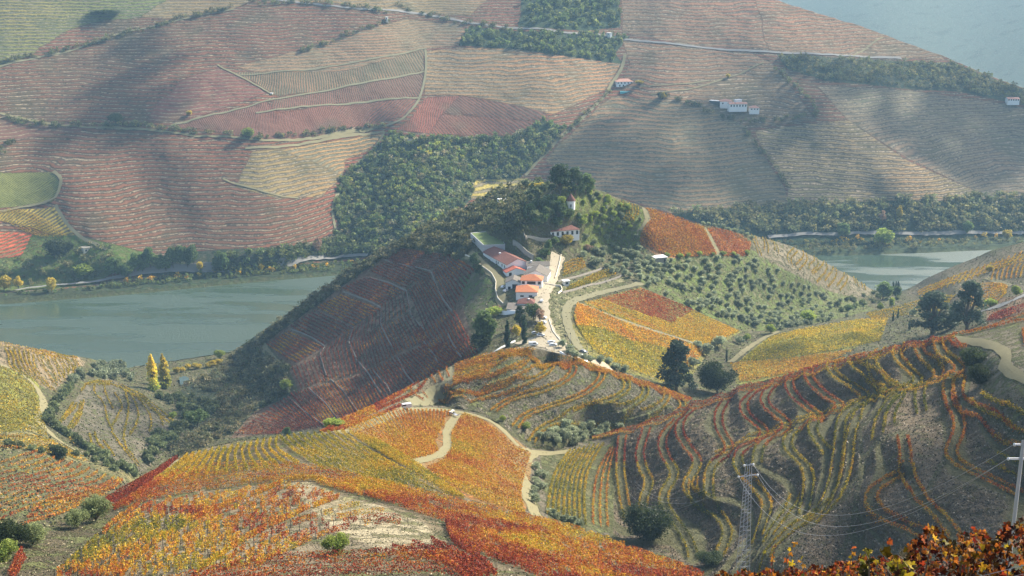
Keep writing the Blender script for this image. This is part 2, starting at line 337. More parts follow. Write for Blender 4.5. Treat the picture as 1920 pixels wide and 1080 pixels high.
def ground_material():
    m = mat('ground_cover'); g = N(m)
    pos = g.n('ShaderNodeNewGeometry').outputs['Position']
    soil = g.att('soil'); veg = g.att('veg'); rc = g.att('rowc').outputs['Fac']
    duty = g.att('duty').outputs['Fac']; bankf = g.att('bank').outputs['Fac']
    n1 = g.noise(0.02, 4, pos); n2 = g.noise(0.22, 4, pos, .65); n3 = g.noise(1.6, 4, pos, .7)
    warp = g.m('MULTIPLY', g.m('SUBTRACT', n2, .5), .7)
    f = g.m('FRACT', g.m('ADD', rc, warp)); tri = g.m('SUBTRACT', 1.0, g.m('ABSOLUTE', g.m('SUBTRACT', g.m('MULTIPLY', f, 2.0), 1.0)))
    th = g.m('SUBTRACT', 1.0, duty)
    q = g.m('ADD', tri, g.m('MULTIPLY', g.m('SUBTRACT', n3, .5), .7))
    vm = g.n('ShaderNodeMapRange', interpolation_type='SMOOTHSTEP', i={0: q, 1: g.m('SUBTRACT', th, .16), 2: g.m('ADD', th, .16), 3: 0.0, 4: 1.0}).outputs[0]
    vn = g.n('ShaderNodeMapRange', interpolation_type='SMOOTHSTEP', i={0: g.m('ADD', g.m('MULTIPLY', n2, .6), g.m('MULTIPLY', n3, .4)), 1: g.m('SUBTRACT', .56, g.m('MULTIPLY', duty, .25)), 2: g.m('SUBTRACT', .64, g.m('MULTIPLY', duty, .25)), 3: 0.0, 4: 1.0}).outputs[0]
    isn = g.m('LESS_THAN', bankf, -.5)
    vm = g.m('ADD', g.m('MULTIPLY', vm, g.m('SUBTRACT', 1.0, isn)), g.m('MULTIPLY', vn, isn))
    n4 = g.noise(.9, 2, pos, .8)
    sv = g.m('MAXIMUM', g.m('ADD', -.28, g.m('ADD', g.m('MULTIPLY', n1, .6), g.m('ADD', g.m('MULTIPLY', n2, .6), g.m('ADD', g.m('MULTIPLY', n3, .9), g.m('MULTIPLY', n4, .45))))), .12)
    sv = g.m('MAXIMUM', g.m('ADD', g.m('MULTIPLY', g.m('SUBTRACT', sv, .95), 1.6), .9), .15)
    soilc = g.mix(1.0, soil.outputs['Color'], g.gray(sv), 'MULTIPLY')
    # bare banks: paler thin lines between the rows
    bl = g.m('MULTIPLY', g.rng(tri, .32, .06, 0, 1, True), g.m('MULTIPLY', bankf, g.rng(n2, .38, .6, .05, 1)))
    soilc = g.mix(bl, soilc, (0.40, 0.31, 0.205))
    vv = g.m('ADD', .35, g.m('ADD', g.m('MULTIPLY', n2, .5), g.m('MULTIPLY', n3, .85)))
    vegc = g.mix(1.0, veg.outputs['Color'], g.gray(vv), 'MULTIPLY')
    vegc = g.mix(g.rng(n1, .52, .68, 0, .55, True), vegc, (0.05, 0.065, 0.03))
    col = g.mix(vm, soilc, vegc)
    h = g.m('ADD', g.m('MULTIPLY', vm, .8), g.m('ADD', g.m('MULTIPLY', n3, .7), g.m('MULTIPLY', n2, 1.5)))
    bump = g.n('ShaderNodeBump', i={'Strength': .9, 'Distance': 1.2, 'Height': h})
    b = g.n('ShaderNodeBsdfPrincipled', i={'Base Color': col, 'Roughness': .95, 'Specular IOR Level': .15, 'Normal': bump.outputs[0]})
    g.out(b.outputs[0]); return m
def leaf_material(name, tint=1.0, transl=0.35, vary=.25):
    m = mat(name); g = N(m)
    c = g.att('Col').outputs['Color']; oi = g.n('ShaderNodeObjectInfo').outputs['Random']
    c = g.mix(1.0, c, g.gray(g.rng(oi, 0, 1, (1 - vary) * tint, (1 + vary) * tint)), 'MULTIPLY')
    d = g.n('ShaderNodeBsdfPrincipled', i={'Base Color': c, 'Roughness': .6, 'Specular IOR Level': .25})
    tr = g.n('ShaderNodeBsdfTranslucent', i={'Color': c})
    mx = g.n('ShaderNodeMixShader', i={0: transl, 1: d.outputs[0], 2: tr.outputs[0]})
    g.out(mx.outputs[0]); return m
def flat_material(name, col, rough=.85, var=.25, sc=2.0, bump=.2, metal=0.0, spec=.3):
    m = mat(name); g = N(m)
    pos = g.n('ShaderNodeNewGeometry').outputs['Position']
    n1 = g.noise(sc, 4, pos, .6); n2 = g.noise(sc * .12, 3, pos)
    v = g.m('ADD', 1 - var, g.m('MULTIPLY', g.m('ADD', n1, n2), var))
    c = g.mix(1.0, (*col, 1), g.gray(v), 'MULTIPLY')
    bp = g.n('ShaderNodeBump', i={'Strength': bump, 'Distance': .1, 'Height': n1})
    b = g.n('ShaderNodeBsdfPrincipled', i={'Base Color': c, 'Roughness': rough, 'Metallic': metal, 'Specular IOR Level': spec, 'Normal': bp.outputs[0]})
    g.out(b.outputs[0]); return m
def track_material(name, col):
    m = mat(name); g = N(m)
    pos = g.n('ShaderNodeNewGeometry').outputs['Position']; n1 = g.noise(.8, 4, pos, .7); n2 = g.noise(.12, 3, pos); n3 = g.noise(3.5, 3, pos, .7)
    ac = g.m('ABSOLUTE', g.att('across').outputs['Fac'])
    c = g.mix(1.0, (*col, 1), g.gray(g.m('ADD', .45, g.m('ADD', g.m('MULTIPLY', n1, .5), g.m('ADD', g.m('MULTIPLY', n2, .3), g.m('MULTIPLY', n3, .3))))), 'MULTIPLY')
    mid = g.rng(g.m('ADD', ac, g.m('MULTIPLY', g.m('SUBTRACT', n1, .5), .35)), .05, .16, 1, 0, True); edge = g.rng(g.m('ADD', ac, g.m('MULTIPLY', g.m('SUBTRACT', n1, .5), .5)), .34, .46, 0, 1, True)
    c = g.mix(g.m('MULTIPLY', mid, .55), c, (.15, .15, .06)); c = g.mix(g.m('MULTIPLY', edge, .85), c, (.12, .115, .055))
    bp = g.n('ShaderNodeBump', i={'Strength': .5, 'Distance': .3, 'Height': n1})
    b = g.n('ShaderNodeBsdfPrincipled', i={'Base Color': c, 'Roughness': .95, 'Specular IOR Level': .15, 'Normal': bp.outputs[0]}); g.out(b.outputs[0]); return m
def water_material():
    m = mat('river_water'); g = N(m)
    pos = g.n('ShaderNodeNewGeometry').outputs['Position']
    mp = g.n('ShaderNodeMapping', i={'Vector': pos, 'Scale': (0.006, 0.024, 1.0), 'Rotation': (0, 0, .12)})
    patch = g.noise(1.0, 3, mp.outputs[0]); rip = g.noise(.35, 3, pos, .7); r2 = g.noise(1.4, 2, pos)
    bp = g.n('ShaderNodeBump', i={'Strength': g.rng(patch, .44, .55, .12, 1.0, True), 'Distance': .8, 'Height': g.m('ADD', rip, g.m('MULTIPLY', r2, .3))})
    b = g.n('ShaderNodeBsdfPrincipled', i={'Base Color': (0.045, 0.072, 0.05, 1), 'Roughness': g.rng(patch, .44, .55, .05, .5, True), 'IOR': 1.33, 'Specular IOR Level': .9, 'Normal': bp.outputs[0]})
    g.out(b.outputs[0]); return m
def tag(o, label=None, cat=None, group=None, kind=None):
    if label: o['label'] = label
    if cat: o['category'] = cat
    if group: o['group'] = group
    if kind: o['kind'] = kind
    return o
def link(o, parent=None):
    COL.objects.link(o)
    if parent is not None: o.parent = parent
    return o
def mesh_np(name, V, F4, m=None, smooth=False, attrs=None):
    """V (n,3); F4 (k,4) or (k,3)"""
    me = D.meshes.new(name); V = np.ascontiguousarray(V, np.float32); F4 = np.ascontiguousarray(F4, np.int32)
    me.vertices.add(len(V)); me.vertices.foreach_set('co', V.ravel())
    k = F4.shape[1]; me.loops.add(F4.size); me.loops.foreach_set('vertex_index', F4.ravel())
    me.polygons.add(len(F4)); me.polygons.foreach_set('loop_start', np.arange(0, F4.size, k, dtype=np.int32))
    me.polygons.foreach_set('loop_total', np.full(len(F4), k, np.int32))
    if smooth: me.polygons.foreach_set('use_smooth', np.ones(len(F4), bool))
    for nm, a in (attrs or {}).items():
        if a.ndim == 1:
            at = me.attributes.new(nm, 'FLOAT', 'POINT'); at.data.foreach_set('value', a.astype(np.float32))
        else:
            at = me.attributes.new(nm, 'FLOAT_COLOR', 'POINT')
            c = np.ones((len(V), 4), np.float32); c[:, :3] = a[:, :3]; at.data.foreach_set('color', c.ravel())
    me.update()
    if m is not None: me.materials.append(m)
    return me
M_GROUND = ground_material(); M_WATER = water_material()
M_VINE = leaf_material('vine_leaf', 1.0, .4, .06); M_TREE = leaf_material('tree_leaf', 1.35, .45, .28)
# ------------------------------------------------------------------ land cover, polygons traced on the photo for each landform
BRN = (.062, .052, .032); GRY = (.125, .11, .088); PAL = (.33, .265, .175); SND = (.42, .36, .25); DRY = (.27, .24, .12); OLV = (.12, .13, .05); GRN = (.09, .15, .03); DGN = (.035, .055, .025)
RED = (.16, .07, .038); ORG = (.46, .2, .06); YEL = (.5, .38, .07); YGN = (.26, .27, .06); RBR = (.17, .085, .06); GGN = (.10, .115, .065)
def C(h): return ('C', h)
COVER = [
 (4, None, BRN, RED, .5, C(3.6), .7),
 (4, [(-200,-80),(320,-80),(312,0),(262,32),(180,40),(118,62),(60,102),(0,126),(-200,150)], (.075,.085,.045), (.17,.175,.05), .42, C(3.8), .5),
 (4, [(262,32),(312,0),(440,0),(520,-80),(1000,-80),(880,30),(720,22),(640,8),(480,0),(420,22),(330,36)], (.12,.11,.065), (.25,.16,.07), .5, C(3.4), .5),
 (4, [(345,150),(410,125),(470,150),(500,175),(360,225),(270,228),(300,190)], (.13,.09,.06), (.16,.07,.048), .6, C(3.2), .5),
 (4, [(-60,220),(150,232),(150,245),(30,262),(-60,262)], (.13,.09,.06), (.16,.07,.048), .62, C(3.2), .5),
 (4, [(440,125),(560,95),(660,60),(760,35),(860,45),(900,80),(800,92),(640,135),(500,140)], (.13,.115,.07), (.24,.15,.08), .5, C(3.4), .4),
 (4, [(430,135),(640,135),(795,92),(795,132),(640,165),(520,180),(470,150)], (.10,.10,.06), (.2,.13,.07), .5, ('P', (560,-260), .011), .0),
 (4, [(520,182),(640,165),(795,135),(790,180),(640,193),(490,212)], (.11,.09,.06), (.15,.075,.048), .55, ('P', (585,-120), .0125), .0),
 (4, [(320,237),(400,213),(500,190),(520,212),(640,195),(788,182),(765,215),(700,232),(560,256),(500,266),(470,258),(400,246)], (.13,.085,.06), (.17,.075,.048), .5, ('P', (505,420), .0155), .0),
 (4, [(745,243),(770,225),(800,182),(860,180),(830,212),(805,250)], (.15,.09,.06), (.23,.08,.05), .6, ('P', (500,1500), .003), .0),
 (4, [(830,212),(860,180),(930,188),(1020,208),(1030,228),(930,222),(880,215)], (.12,.085,.06), (.16,.07,.045), .5, ('P', (620,0), .014), .0),
 (4, [(805,250),(830,214),(880,217),(1020,230),(1000,252),(880,254)], (.14,.09,.06), (.19,.075,.048), .55, ('P', (620,0), .014), .0),
 (4, [(800,95),(960,85),(1165,118),(1140,165),(1040,215),(960,195),(860,178),(795,178)], (.12,.11,.07), (.27,.17,.08), .48, C(4.0), .6),
 (4, [(475,285),(560,275),(640,330),(600,370),(520,372),(440,350)], (.10,.095,.06), (.22,.17,.07), .5, C(4.2), .7),
 (4, [(520,280),(720,250),(690,285),(650,300),(640,330),(580,300)], (.12,.12,.075), (.26,.19,.08), .45, C(3.8), .4),
 (4, [(-60,325),(100,322),(116,345),(98,378),(-60,398)], (.10,.10,.04), (.18,.19,.045), .6, ('P', (-800,900), .003), .0),
 (4, [(-80,400),(108,388),(138,440),(100,440),(50,424),(0,414)], (.14,.12,.06), (.42,.32,.06), .5, ('P', (-160,560), .02), .3),
 (4, [(-80,430),(20,435),(70,440),(85,452),(40,478),(0,486),(-80,492)], (.16,.13,.06), (.42,.1,.045), .6, ('L', (0,478,80,450), 6.2), .0),
 (4, [(60,440),(140,440),(200,455),(300,480),(220,500),(215,512),(170,535),(0,549),(-80,556),(-80,492),(40,480)], (.13,.15,.05), GRN, .35, None, .0),
 (4, [(250,520),(300,480),(420,468),(560,462),(640,452),(690,462),(690,482),(500,500),(420,506),(350,512)], (.10,.10,.06), DGN, .4, None, .0),
 (4, [(-80,556),(170,537),(330,516),(450,503),(680,488),(700,510),(300,545),(0,565),(-80,570)], (.09,.1,.045), DGN, .5, None, .0),
 (4, [(735,248),(790,260),(850,256),(960,256),(1020,225),(1062,238),(1000,310),(975,335),(890,340),(885,375),(830,425),(760,470),(690,480),(600,462),(640,430),(625,400),(640,340),(660,320)], (.07,.075,.04), DGN, .8, None, .0),
 (4, [(890,335),(990,335),(970,365),(885,372)], (.17,.15,.08), (.4,.32,.08), .5, C(4.0), .5),
 (4, [(985,-80),(1170,-80),(1160,50),(1100,58),(972,50)], (.07,.08,.04), DGN, .8, None, .0),
 (4, [(880,48),(960,58),(1090,62),(1180,68),(1150,98),(1168,120),(1060,105),(955,92),(860,85)], (.08,.085,.045), DGN, .7, None, .0),
 (4, [(1170,-80),(1400,-80),(1480,40),(1480,95),(1290,85),(1165,60)], (.11,.09,.055), (.22,.13,.07), .5, C(4.4), .8),
 (4, [(1400,-80),(1440,-80),(1760,95),(1770,112),(1600,104),(1440,95)], (.11,.09,.055), (.22,.13,.07), .5, C(4.0), .8),
 (4, [(1165,75),(1400,95),(1450,120),(1510,200),(1530,225),(1400,240),(1210,190),(1165,165),(1180,120)], (.1,.085,.055), (.22,.13,.07), .5, C(4.2), .8),
 (4, [(1020,300),(1145,180),(1220,185),(1330,200),(1400,240),(1470,350),(1480,385),(1260,400),(1100,350)], (.08,.085,.055), (.2,.14,.075), .48, C(4.0), .45),
 (4, [(1415,245),(1590,225),(1700,300),(1860,372),(1480,385),(1478,350),(1430,280)], (.10,.085,.05), (.27,.19,.09), .42, C(4.2), 1.0),
 (4, [(1455,100),(1550,106),(1700,116),(1790,118),(1850,143),(1920,168),(2100,215),(2100,235),(1890,192),(1800,172),(1700,166),(1550,152),(1475,128)], (.14,.13,.07), (.05,.065,.035), .5, None, .0),
 (4, [(1530,160),(1700,168),(1890,196),(2100,240),(2100,375),(1860,372),(1700,296),(1590,225)], (.085,.08,.055), (.2,.14,.085), .48, C(4.4), .55),
 (4, [(1255,402),(1400,388),(1650,378),(1800,375),(2100,368),(2100,470),(1480,480),(1400,440)], (.075,.085,.045), DGN, .7, None, .0),
 (5, None, (.24,.23,.19), (.11,.14,.10), .6, None, .0),
 # middle landform
 (3, None, (.14,.125,.07), OLV, .35, None, .0),
 (3, [(-80,632),(0,640),(150,670),(160,680),(150,695),(100,733),(40,710),(-80,690)], (.27,.21,.13), OLV, .2, None, .0),
 (3, [(-80,688),(30,688),(72,718),(86,760),(68,792),(110,828),(-80,812)], (.2,.18,.07), (.22,.22,.05), .5, None, .0),
 (3, [(150,738),(165,714),(205,710),(245,724),(295,765),(338,800),(300,860),(265,885),(225,868),(180,850),(150,842),(125,815),(108,800)], (.17,.15,.105), OLV, .25, None, .0),
 (3, [(0,846),(60,844),(150,870),(232,896),(200,930),(0,990),(-80,990),(-80,850)], (.21,.175,.09), OLV, .4, None, .0),
 (3, [(70,790),(110,828),(180,866),(270,895),(262,912),(150,870),(60,845),(-80,842),(-80,812),(20,810)], (.25,.22,.1), OLV, .3, None, .0),
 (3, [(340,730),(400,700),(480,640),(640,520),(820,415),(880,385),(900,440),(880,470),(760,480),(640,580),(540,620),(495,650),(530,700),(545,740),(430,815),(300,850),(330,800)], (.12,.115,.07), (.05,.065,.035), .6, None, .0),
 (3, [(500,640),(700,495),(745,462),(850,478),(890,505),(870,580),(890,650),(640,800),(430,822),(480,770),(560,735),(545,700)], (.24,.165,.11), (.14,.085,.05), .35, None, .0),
 (3, [(860,520),(925,500),(940,560),(905,600),(870,560)], (.2,.18,.11), (.1,.14,.04), .4, None, .0),
 (3, [(1055,650),(1090,570),(1200,538),(1390,622),(1330,660),(1300,700),(1240,718),(1120,680)], (.22,.19,.06), YGN, .3, None, .0),
 (3, [(1385,678),(1440,632),(1600,600),(1665,596),(1640,635),(1450,720),(1380,720)], (.24,.22,.055), YGN, .35, None, .0),
 (3, [(1208,388),(1320,426),(1410,455),(1400,482),(1240,485),(1195,455)], (.22,.13,.06), ORG, .3, None, .0),
 (3, [(1200,495),(1300,478),(1420,470),(1500,520),(1600,560),(1640,580),(1560,600),(1440,622),(1390,618),(1290,578),(1200,536)], (.19,.185,.085), (.13,.165,.045), .45, None, .0),
 (3, [(1055,345),(1100,352),(1160,374),(1212,396),(1200,440),(1200,490),(1150,475),(1090,470),(1095,430),(1050,400)], (.2,.19,.075), (.14,.17,.04), .5, None, .0),
 (3, [(1405,440),(1480,458),(1560,498),(1640,545),(1620,560),(1560,548),(1480,510),(1420,478)], (.23,.195,.125), OLV, .25, None, .0),
 (3, [(1700,545),(1740,520),(1800,495),(1920,454),(2100,430),(2100,560),(1920,560),(1760,570),(1700,560)], (.2,.165,.105), OLV, .25, None, .0),
 (3, [(1850,560),(2100,540),(2100,620),(1850,625)], (.22,.14,.08), OLV, .15, None, .0),
 (3, [(1000,640),(1020,620),(1050,640),(1100,668),(1110,690),(1000,665),(950,660)], (.36,.31,.22), OLV, .1, None, .0),
 (3, [(1010,545),(1050,535),(1200,515),(1110,552),(1075,570),(1070,610),(1090,650),(1050,640),(1020,600)], (.27,.25,.13), OLV, .35, None, .0),
 # ridge, knoll, right hill
 (2, None, (.15,.13,.09), OLV, .22, None, .0),
 (2, [(620,800),(760,765),(850,770),(930,795),(1000,850),(985,965),(850,930),(700,850)], (.26,.17,.07), ORG, .2, None, .0),
 (2, [(1155,815),(1300,755),(1500,697),(1790,625),(1815,700),(1925,830),(1925,1090),(1200,1090),(1150,1000)], (.16,.125,.08), (.11,.105,.05), .2, None, .0),
 (8, None, (.16,.14,.09), OLV, .22, None, .0),
 (8, [(870,715),(960,680),(1060,672),(1200,715),(1330,765),(1290,785),(1150,790),(1080,800),(1010,840),(960,810),(900,775),(820,758)], (.175,.155,.105), OLV, .3, None, .0),
 (8, [(1000,800),(1110,790),(1180,797),(1150,830),(1040,840),(1000,850)], (.16,.15,.08), OLV, .4, None, .0),
 (2, [(1012,850),(1150,835),(1150,1000),(1030,985)], (.15,.145,.07), OLV, .4, None, .0),
 (2, [(1790,628),(1850,616),(1920,588),(2100,570),(2100,800),(1925,830),(1815,700)], (.2,.175,.115), OLV, .35, None, .0),
 # foreground spur
 (1, None, (.19,.155,.095), OLV, .3, None, .0),
 (1, [(-100,1000),(95,985),(190,938),(250,945),(200,1000),(120,1080),(-100,1200)], (.12,.1,.06), OLV, .35, None, .0),
 (1, [(150,1060),(300,940),(480,915),(560,905),(800,980),(820,1020),(600,1080),(150,1200)], (.21,.175,.115), OLV, .22, None, .0),
 (1, [(530,907),(580,903),(640,930),(720,950),(800,985),(825,1010),(800,1035),(720,1035),(620,990),(560,930)], (.36,.31,.2), DRY, .3, None, .0),
 (0, None, (.28,.22,.14), OLV, .3, None, .0), (6, None, (.15,.14,.07), OLV, .3, None, .0), (7, None, (.13,.13,.06), OLV, .4, None, .0),
]
nv = GX.size
soil = np.zeros((NU, NRT, 3), np.float32); veg = np.zeros_like(soil); duty = np.zeros((NU, NRT), np.float32); rowc = np.zeros_like(duty); bankA = np.zeros_like(duty)
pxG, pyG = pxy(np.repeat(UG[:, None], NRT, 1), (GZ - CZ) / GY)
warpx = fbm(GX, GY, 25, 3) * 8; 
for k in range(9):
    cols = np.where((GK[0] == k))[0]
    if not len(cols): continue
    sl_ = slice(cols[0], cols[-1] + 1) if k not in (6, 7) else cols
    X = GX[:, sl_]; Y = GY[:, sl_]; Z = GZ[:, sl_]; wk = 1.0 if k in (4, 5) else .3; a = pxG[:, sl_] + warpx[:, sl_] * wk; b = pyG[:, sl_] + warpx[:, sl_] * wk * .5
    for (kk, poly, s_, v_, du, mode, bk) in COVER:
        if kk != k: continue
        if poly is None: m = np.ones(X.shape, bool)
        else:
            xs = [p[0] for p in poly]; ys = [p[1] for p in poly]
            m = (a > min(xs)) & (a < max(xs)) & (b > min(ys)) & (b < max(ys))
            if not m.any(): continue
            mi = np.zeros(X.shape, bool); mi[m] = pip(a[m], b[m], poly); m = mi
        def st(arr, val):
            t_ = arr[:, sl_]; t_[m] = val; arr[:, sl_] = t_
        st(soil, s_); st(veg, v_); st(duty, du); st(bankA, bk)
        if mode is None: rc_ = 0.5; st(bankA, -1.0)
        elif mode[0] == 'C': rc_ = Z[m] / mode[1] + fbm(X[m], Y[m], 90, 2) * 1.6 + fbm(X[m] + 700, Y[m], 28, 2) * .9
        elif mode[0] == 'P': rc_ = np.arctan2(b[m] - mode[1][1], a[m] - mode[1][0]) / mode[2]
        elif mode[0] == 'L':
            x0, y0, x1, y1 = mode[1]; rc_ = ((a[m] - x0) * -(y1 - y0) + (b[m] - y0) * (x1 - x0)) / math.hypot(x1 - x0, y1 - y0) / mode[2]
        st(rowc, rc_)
# contour-wise reds and yellows drift across the far hillside
m4 = GK == 4
pch = fbm(GX, GY, 160, 3)
veg[m4] *= (1 + np.stack([pch[m4] * .9, pch[m4] * .2, pch[m4] * .2], 1)).astype(np.float32)
ROUGH = [(1155,815),(1300,755),(1500,697),(1790,625),(1815,700),(1925,830),(1925,1090),(1200,1090),(1150,1000)]
# treads grassy, banks bare schist
mt = (tmask > 0)
tb = bank[mt]; nz_ = fbm(GX[mt], GY[mt], 4, 3)
grass = np.array([.085, .095, .038]); sc_ = soil[mt]
soil[mt] = sc_ * (.9 + .35 * nz_[:, None]) * tb[:, None] + (grass * .7 + sc_ * .3) * (1 - tb[:, None])
def ground_object(name, r0, r1):
    nr = r1 - r0 + 1; sl_ = slice(r0, r1 + 1)
    V = np.stack([GX[:, sl_], GY[:, sl_], GZ[:, sl_]], 2).reshape(-1, 3)
    i, j = np.meshgrid(np.arange(NU - 1), np.arange(nr - 1), indexing='ij'); a = (i * nr + j).ravel()
    F = np.stack([a, a + nr, a + nr + 1, a + 1], 1)
    me = mesh_np(name, V, F, M_GROUND, True, dict(soil=soil[:, sl_].reshape(-1, 3), veg=veg[:, sl_].reshape(-1, 3), duty=duty[:, sl_].ravel(), rowc=rowc[:, sl_].ravel(), bank=bankA[:, sl_].ravel()))
    return tag(link(D.objects.new(name, me)), kind='structure')
kr = GK[0]; g7 = np.where(kr == 7)[0]; cutA = g7[13]; cutB = g7[g7 > np.where(kr == 4)[0][-1]][2]
ground_object('ground', 0, cutA); ground_object('hillside', cutA, cutB); ground_object('distant_hills', cutB, NRT - 1)
def plane_mesh(name, x0, x1, y0, y1, z, m):
    return mesh_np(name, np.array([(x0, y0, z), (x1, y0, z), (x1, y1, z), (x0, y1, z)]), np.array([(0, 1, 2, 3)]), m)
tag(link(D.objects.new('river', plane_mesh('river', -1400, 2600, 700, 3600, 0.0, M_WATER))), kind='structure')
# ------------------------------------------------------------------ roads and tracks, ribbons draped on the ground
M_ASPH = flat_material('pale_road', (.19, .185, .17), .9, .15, .6); M_TRACK = track_material('dirt_track', (.25, .205, .135)); M_SAND = flat_material('pale_sand_road', (.33, .285, .2), .95, .18, .5)
M_DTRACK = track_material('stony_track', (.21, .185, .14))
def ribbon(name, pc, pts, wd, m, up=.25, kind='structure', step=4.0):
    pl = smooth_line(pts, 2); x, y, z = G(pc, pl[:, 0], pl[:, 1]); q = resample(np.stack([x, y], 1), step)
    d = np.gradient(q, axis=0); d /= np.maximum(np.hypot(d[:, 0], d[:, 1])[:, None], 1e-6); nrm = np.stack([-d[:, 1], d[:, 0]], 1)
    V = []; ks = np.linspace(-.5, .5, 5)
    zc = zat(q[:, 0], q[:, 1])
    wob = 1 + .12 * np.sin(np.arange(len(q)) * 1.7)
    for k in ks:
        p = q + nrm * (k * wd * wob[:, None]); zz = zat(p[:, 0], p[:, 1]); V.append(np.stack([p[:, 0], p[:, 1], zz + up], 1))
    V = np.stack(V, 1).reshape(-1, 3); n = len(q); i, j = np.meshgrid(np.arange(n - 1), np.arange(4), indexing='ij'); a = (i * 5 + j).ravel()
    F = np.stack([a, a + 1, a + 6, a + 5], 1)
    return tag(link(D.objects.new(name, mesh_np(name, V, F, m, True))), kind=kind)
ROADS = [
 ('hillside_road', 'F', [(470,-4),(560,6),(640,15),(730,20),(800,28),(850,36),(880,43),(930,50),(1050,60),(1200,75),(1290,87),(1400,95),(1500,100),(1600,105),(1690,112)], 4.5, M_ASPH, .8),
 ('riverside_road', 'F', [(30,548),(70,540),(170,534),(230,521),(330,507),(450,496),(560,489),(690,481)], 4.4, M_ASPH, 2.2),
 ('riverside_road', 'F', [(1440,449),(1500,444),(1560,442),(1700,440),(1800,439),(1925,438),(2060,438)], 4.6, M_ASPH, 2.2),
 ('dirt_track', 'F', [(1172,105),(1166,130),(1148,155),(1136,178)], 4.3, M_TRACK, .8),
 ('dirt_track', 'F', [(1136,178),(1100,215),(1060,250),(1010,300),(985,330)], 2.9, M_DTRACK, .8),
 ('dirt_track', 'F', [(-10,127),(60,108),(130,96),(180,80),(240,58),(300,45),(400,26),(440,18)], 2.9, M_DTRACK, .8),
 ('dirt_track', 'F', [(798,95),(800,130),(790,180),(765,215),(740,232),(700,240)], 3.0, M_DTRACK, .8),
 ('dirt_track', 'F', [(320,237),(420,212),(505,188),(640,165),(795,134)], 2.9, M_DTRACK, .8),
 ('dirt_track', 'F', [(480,213),(560,203),(640,195),(790,181)], 2.9, M_DTRACK, .8),
 ('dirt_track', 'F', [(408,122),(430,135),(470,152),(512,178)], 2.5, M_TRACK, .8),
 ('dirt_track', 'F', [(450,141),(560,135),(640,122),(800,92)], 2.2, M_DTRACK, .8),
 ('dirt_track', 'F', [(-20,208),(60,228),(130,240),(230,241),(340,250),(440,258),(490,268),(560,263),(700,242)], 3.2, M_TRACK, .8),
 ('dirt_track', 'F', [(460,279),(520,280),(600,262),(720,247)], 2.9, M_TRACK, .8),
 ('dirt_track', 'F', [(722,247),(700,280),(650,325),(636,360),(622,395),(630,432)], 3.0, M_DTRACK, .8),
 ('dirt_track', 'F', [(100,322),(116,335),(112,355),(100,378),(0,397)], 3.6, M_TRACK, .8),
 ('dirt_track', 'F', [(104,385),(120,415),(150,445),(200,470)], 3.0, M_DTRACK, .8),
 ('dirt_track', 'F', [(418,335),(440,345),(520,368),(560,372)], 2.2, M_TRACK, .8),
 ('dirt_track', 'F', [(1220,178),(1320,163),(1380,142),(1432,118)], 2.2, M_TRACK, .8),
 ('dirt_track', 'F', [(1600,105),(1640,80),(1655,70)], 2.2, M_TRACK, .8),
 ('dirt_track', 'F', [(1200,163),(1290,158),(1330,152)], 2.2, M_TRACK, .8),
 ('driveway', 'M', [(1047,478),(1040,500),(1032,525),(1021,545),(1014,565),(1017,590),(1022,610),(1034,632),(1058,652),(1088,668),(1112,677),(1150,694)], 8.5, M_SAND, .3),
 ('parking_area', 'M', [(985,636),(1000,640),(1030,644),(1062,660)], 14, M_SAND, .25),
 ('service_lane', 'M', [(878,478),(905,496),(925,512),(937,525),(936,545),(938,562),(945,575)], 6, M_TRACK, .35),
 ('farm_track', 'M', [(1203,530),(1150,543),(1100,556),(1072,566),(1060,585),(1064,610),(1078,640),(1098,664),(1118,680)], 5, M_DTRACK, .3),
 ('farm_track', 'M', [(1085,569),(1120,584),(1180,606),(1230,622),(1272,634),(1330,655)], 3, M_DTRACK, .3),
 ('farm_track', 'M', [(1208,390),(1214,405),(1213,420),(1205,432),(1195,440)], 4, M_TRACK, .3),
 ('farm_track', 'M', [(1320,427),(1332,445),(1340,462),(1350,480)], 5, M_TRACK, .3),
 ('farm_track', 'M', [(1370,680),(1400,655),(1432,633),(1460,622)], 4.5, M_TRACK, .3),
 ('farm_track', 'M', [(1820,590),(1850,580),(1880,572),(1905,562),(1925,550),(1990,530)], 7, M_ASPH, .4),
 ('farm_track', 'M', [(1850,522),(1870,528),(1895,537)], 4, M_TRACK, .3),
 ('farm_track', 'M', [(0,684),(25,690),(50,706),(72,728),(86,760),(68,790),(95,815),(110,828),(150,850)], 4, M_TRACK, .3),
 ('farm_track', 'M', [(480,630),(495,650),(505,668),(530,690)], 4, M_TRACK, .3),
 ('railway_bed', 'M', [(248,688),(300,678),(370,668),(440,656)], 9, M_DTRACK, .5),
 ('dirt_track', 'B', [(862,776),(845,795),(838,815),(842,835),(832,850),(800,860),(770,868)], 3.8, M_TRACK, .15),
 ('dirt_track', 'B', [(632,822),(660,806),(700,790),(735,776),(765,768)], 3.2, M_TRACK, .15),
 ('dirt_track', 'B', [(765,770),(820,766),(880,776),(925,790),(948,810),(975,842),(1000,850),(1040,850),(1075,845)], 3.6, M_TRACK, .15),
 ('dirt_track', 'B', [(1000,848),(975,865),(972,885),(990,905),(988,930),(1000,955),(1010,975)], 4.5, M_TRACK, .15),
 ('dirt_track', 'K', [(846,688),(842,710),(828,735),(800,752),(770,760)], 5, M_DTRACK, .15),
 ('dirt_track', 'B', [(1785,636),(1830,640),(1870,650),(1890,665),(1880,685),(1900,700),(1925,715),(1990,735)], 3.4, M_TRACK, .2),
 ('dirt_track', 'A', [(332,862),(318,874),(300,885),(280,905),(258,926)], 3.0, M_TRACK, .12),
 ('dirt_track', 'A', [(765,868),(790,885),(820,905),(850,925)], 3.2, M_TRACK, .12),
]
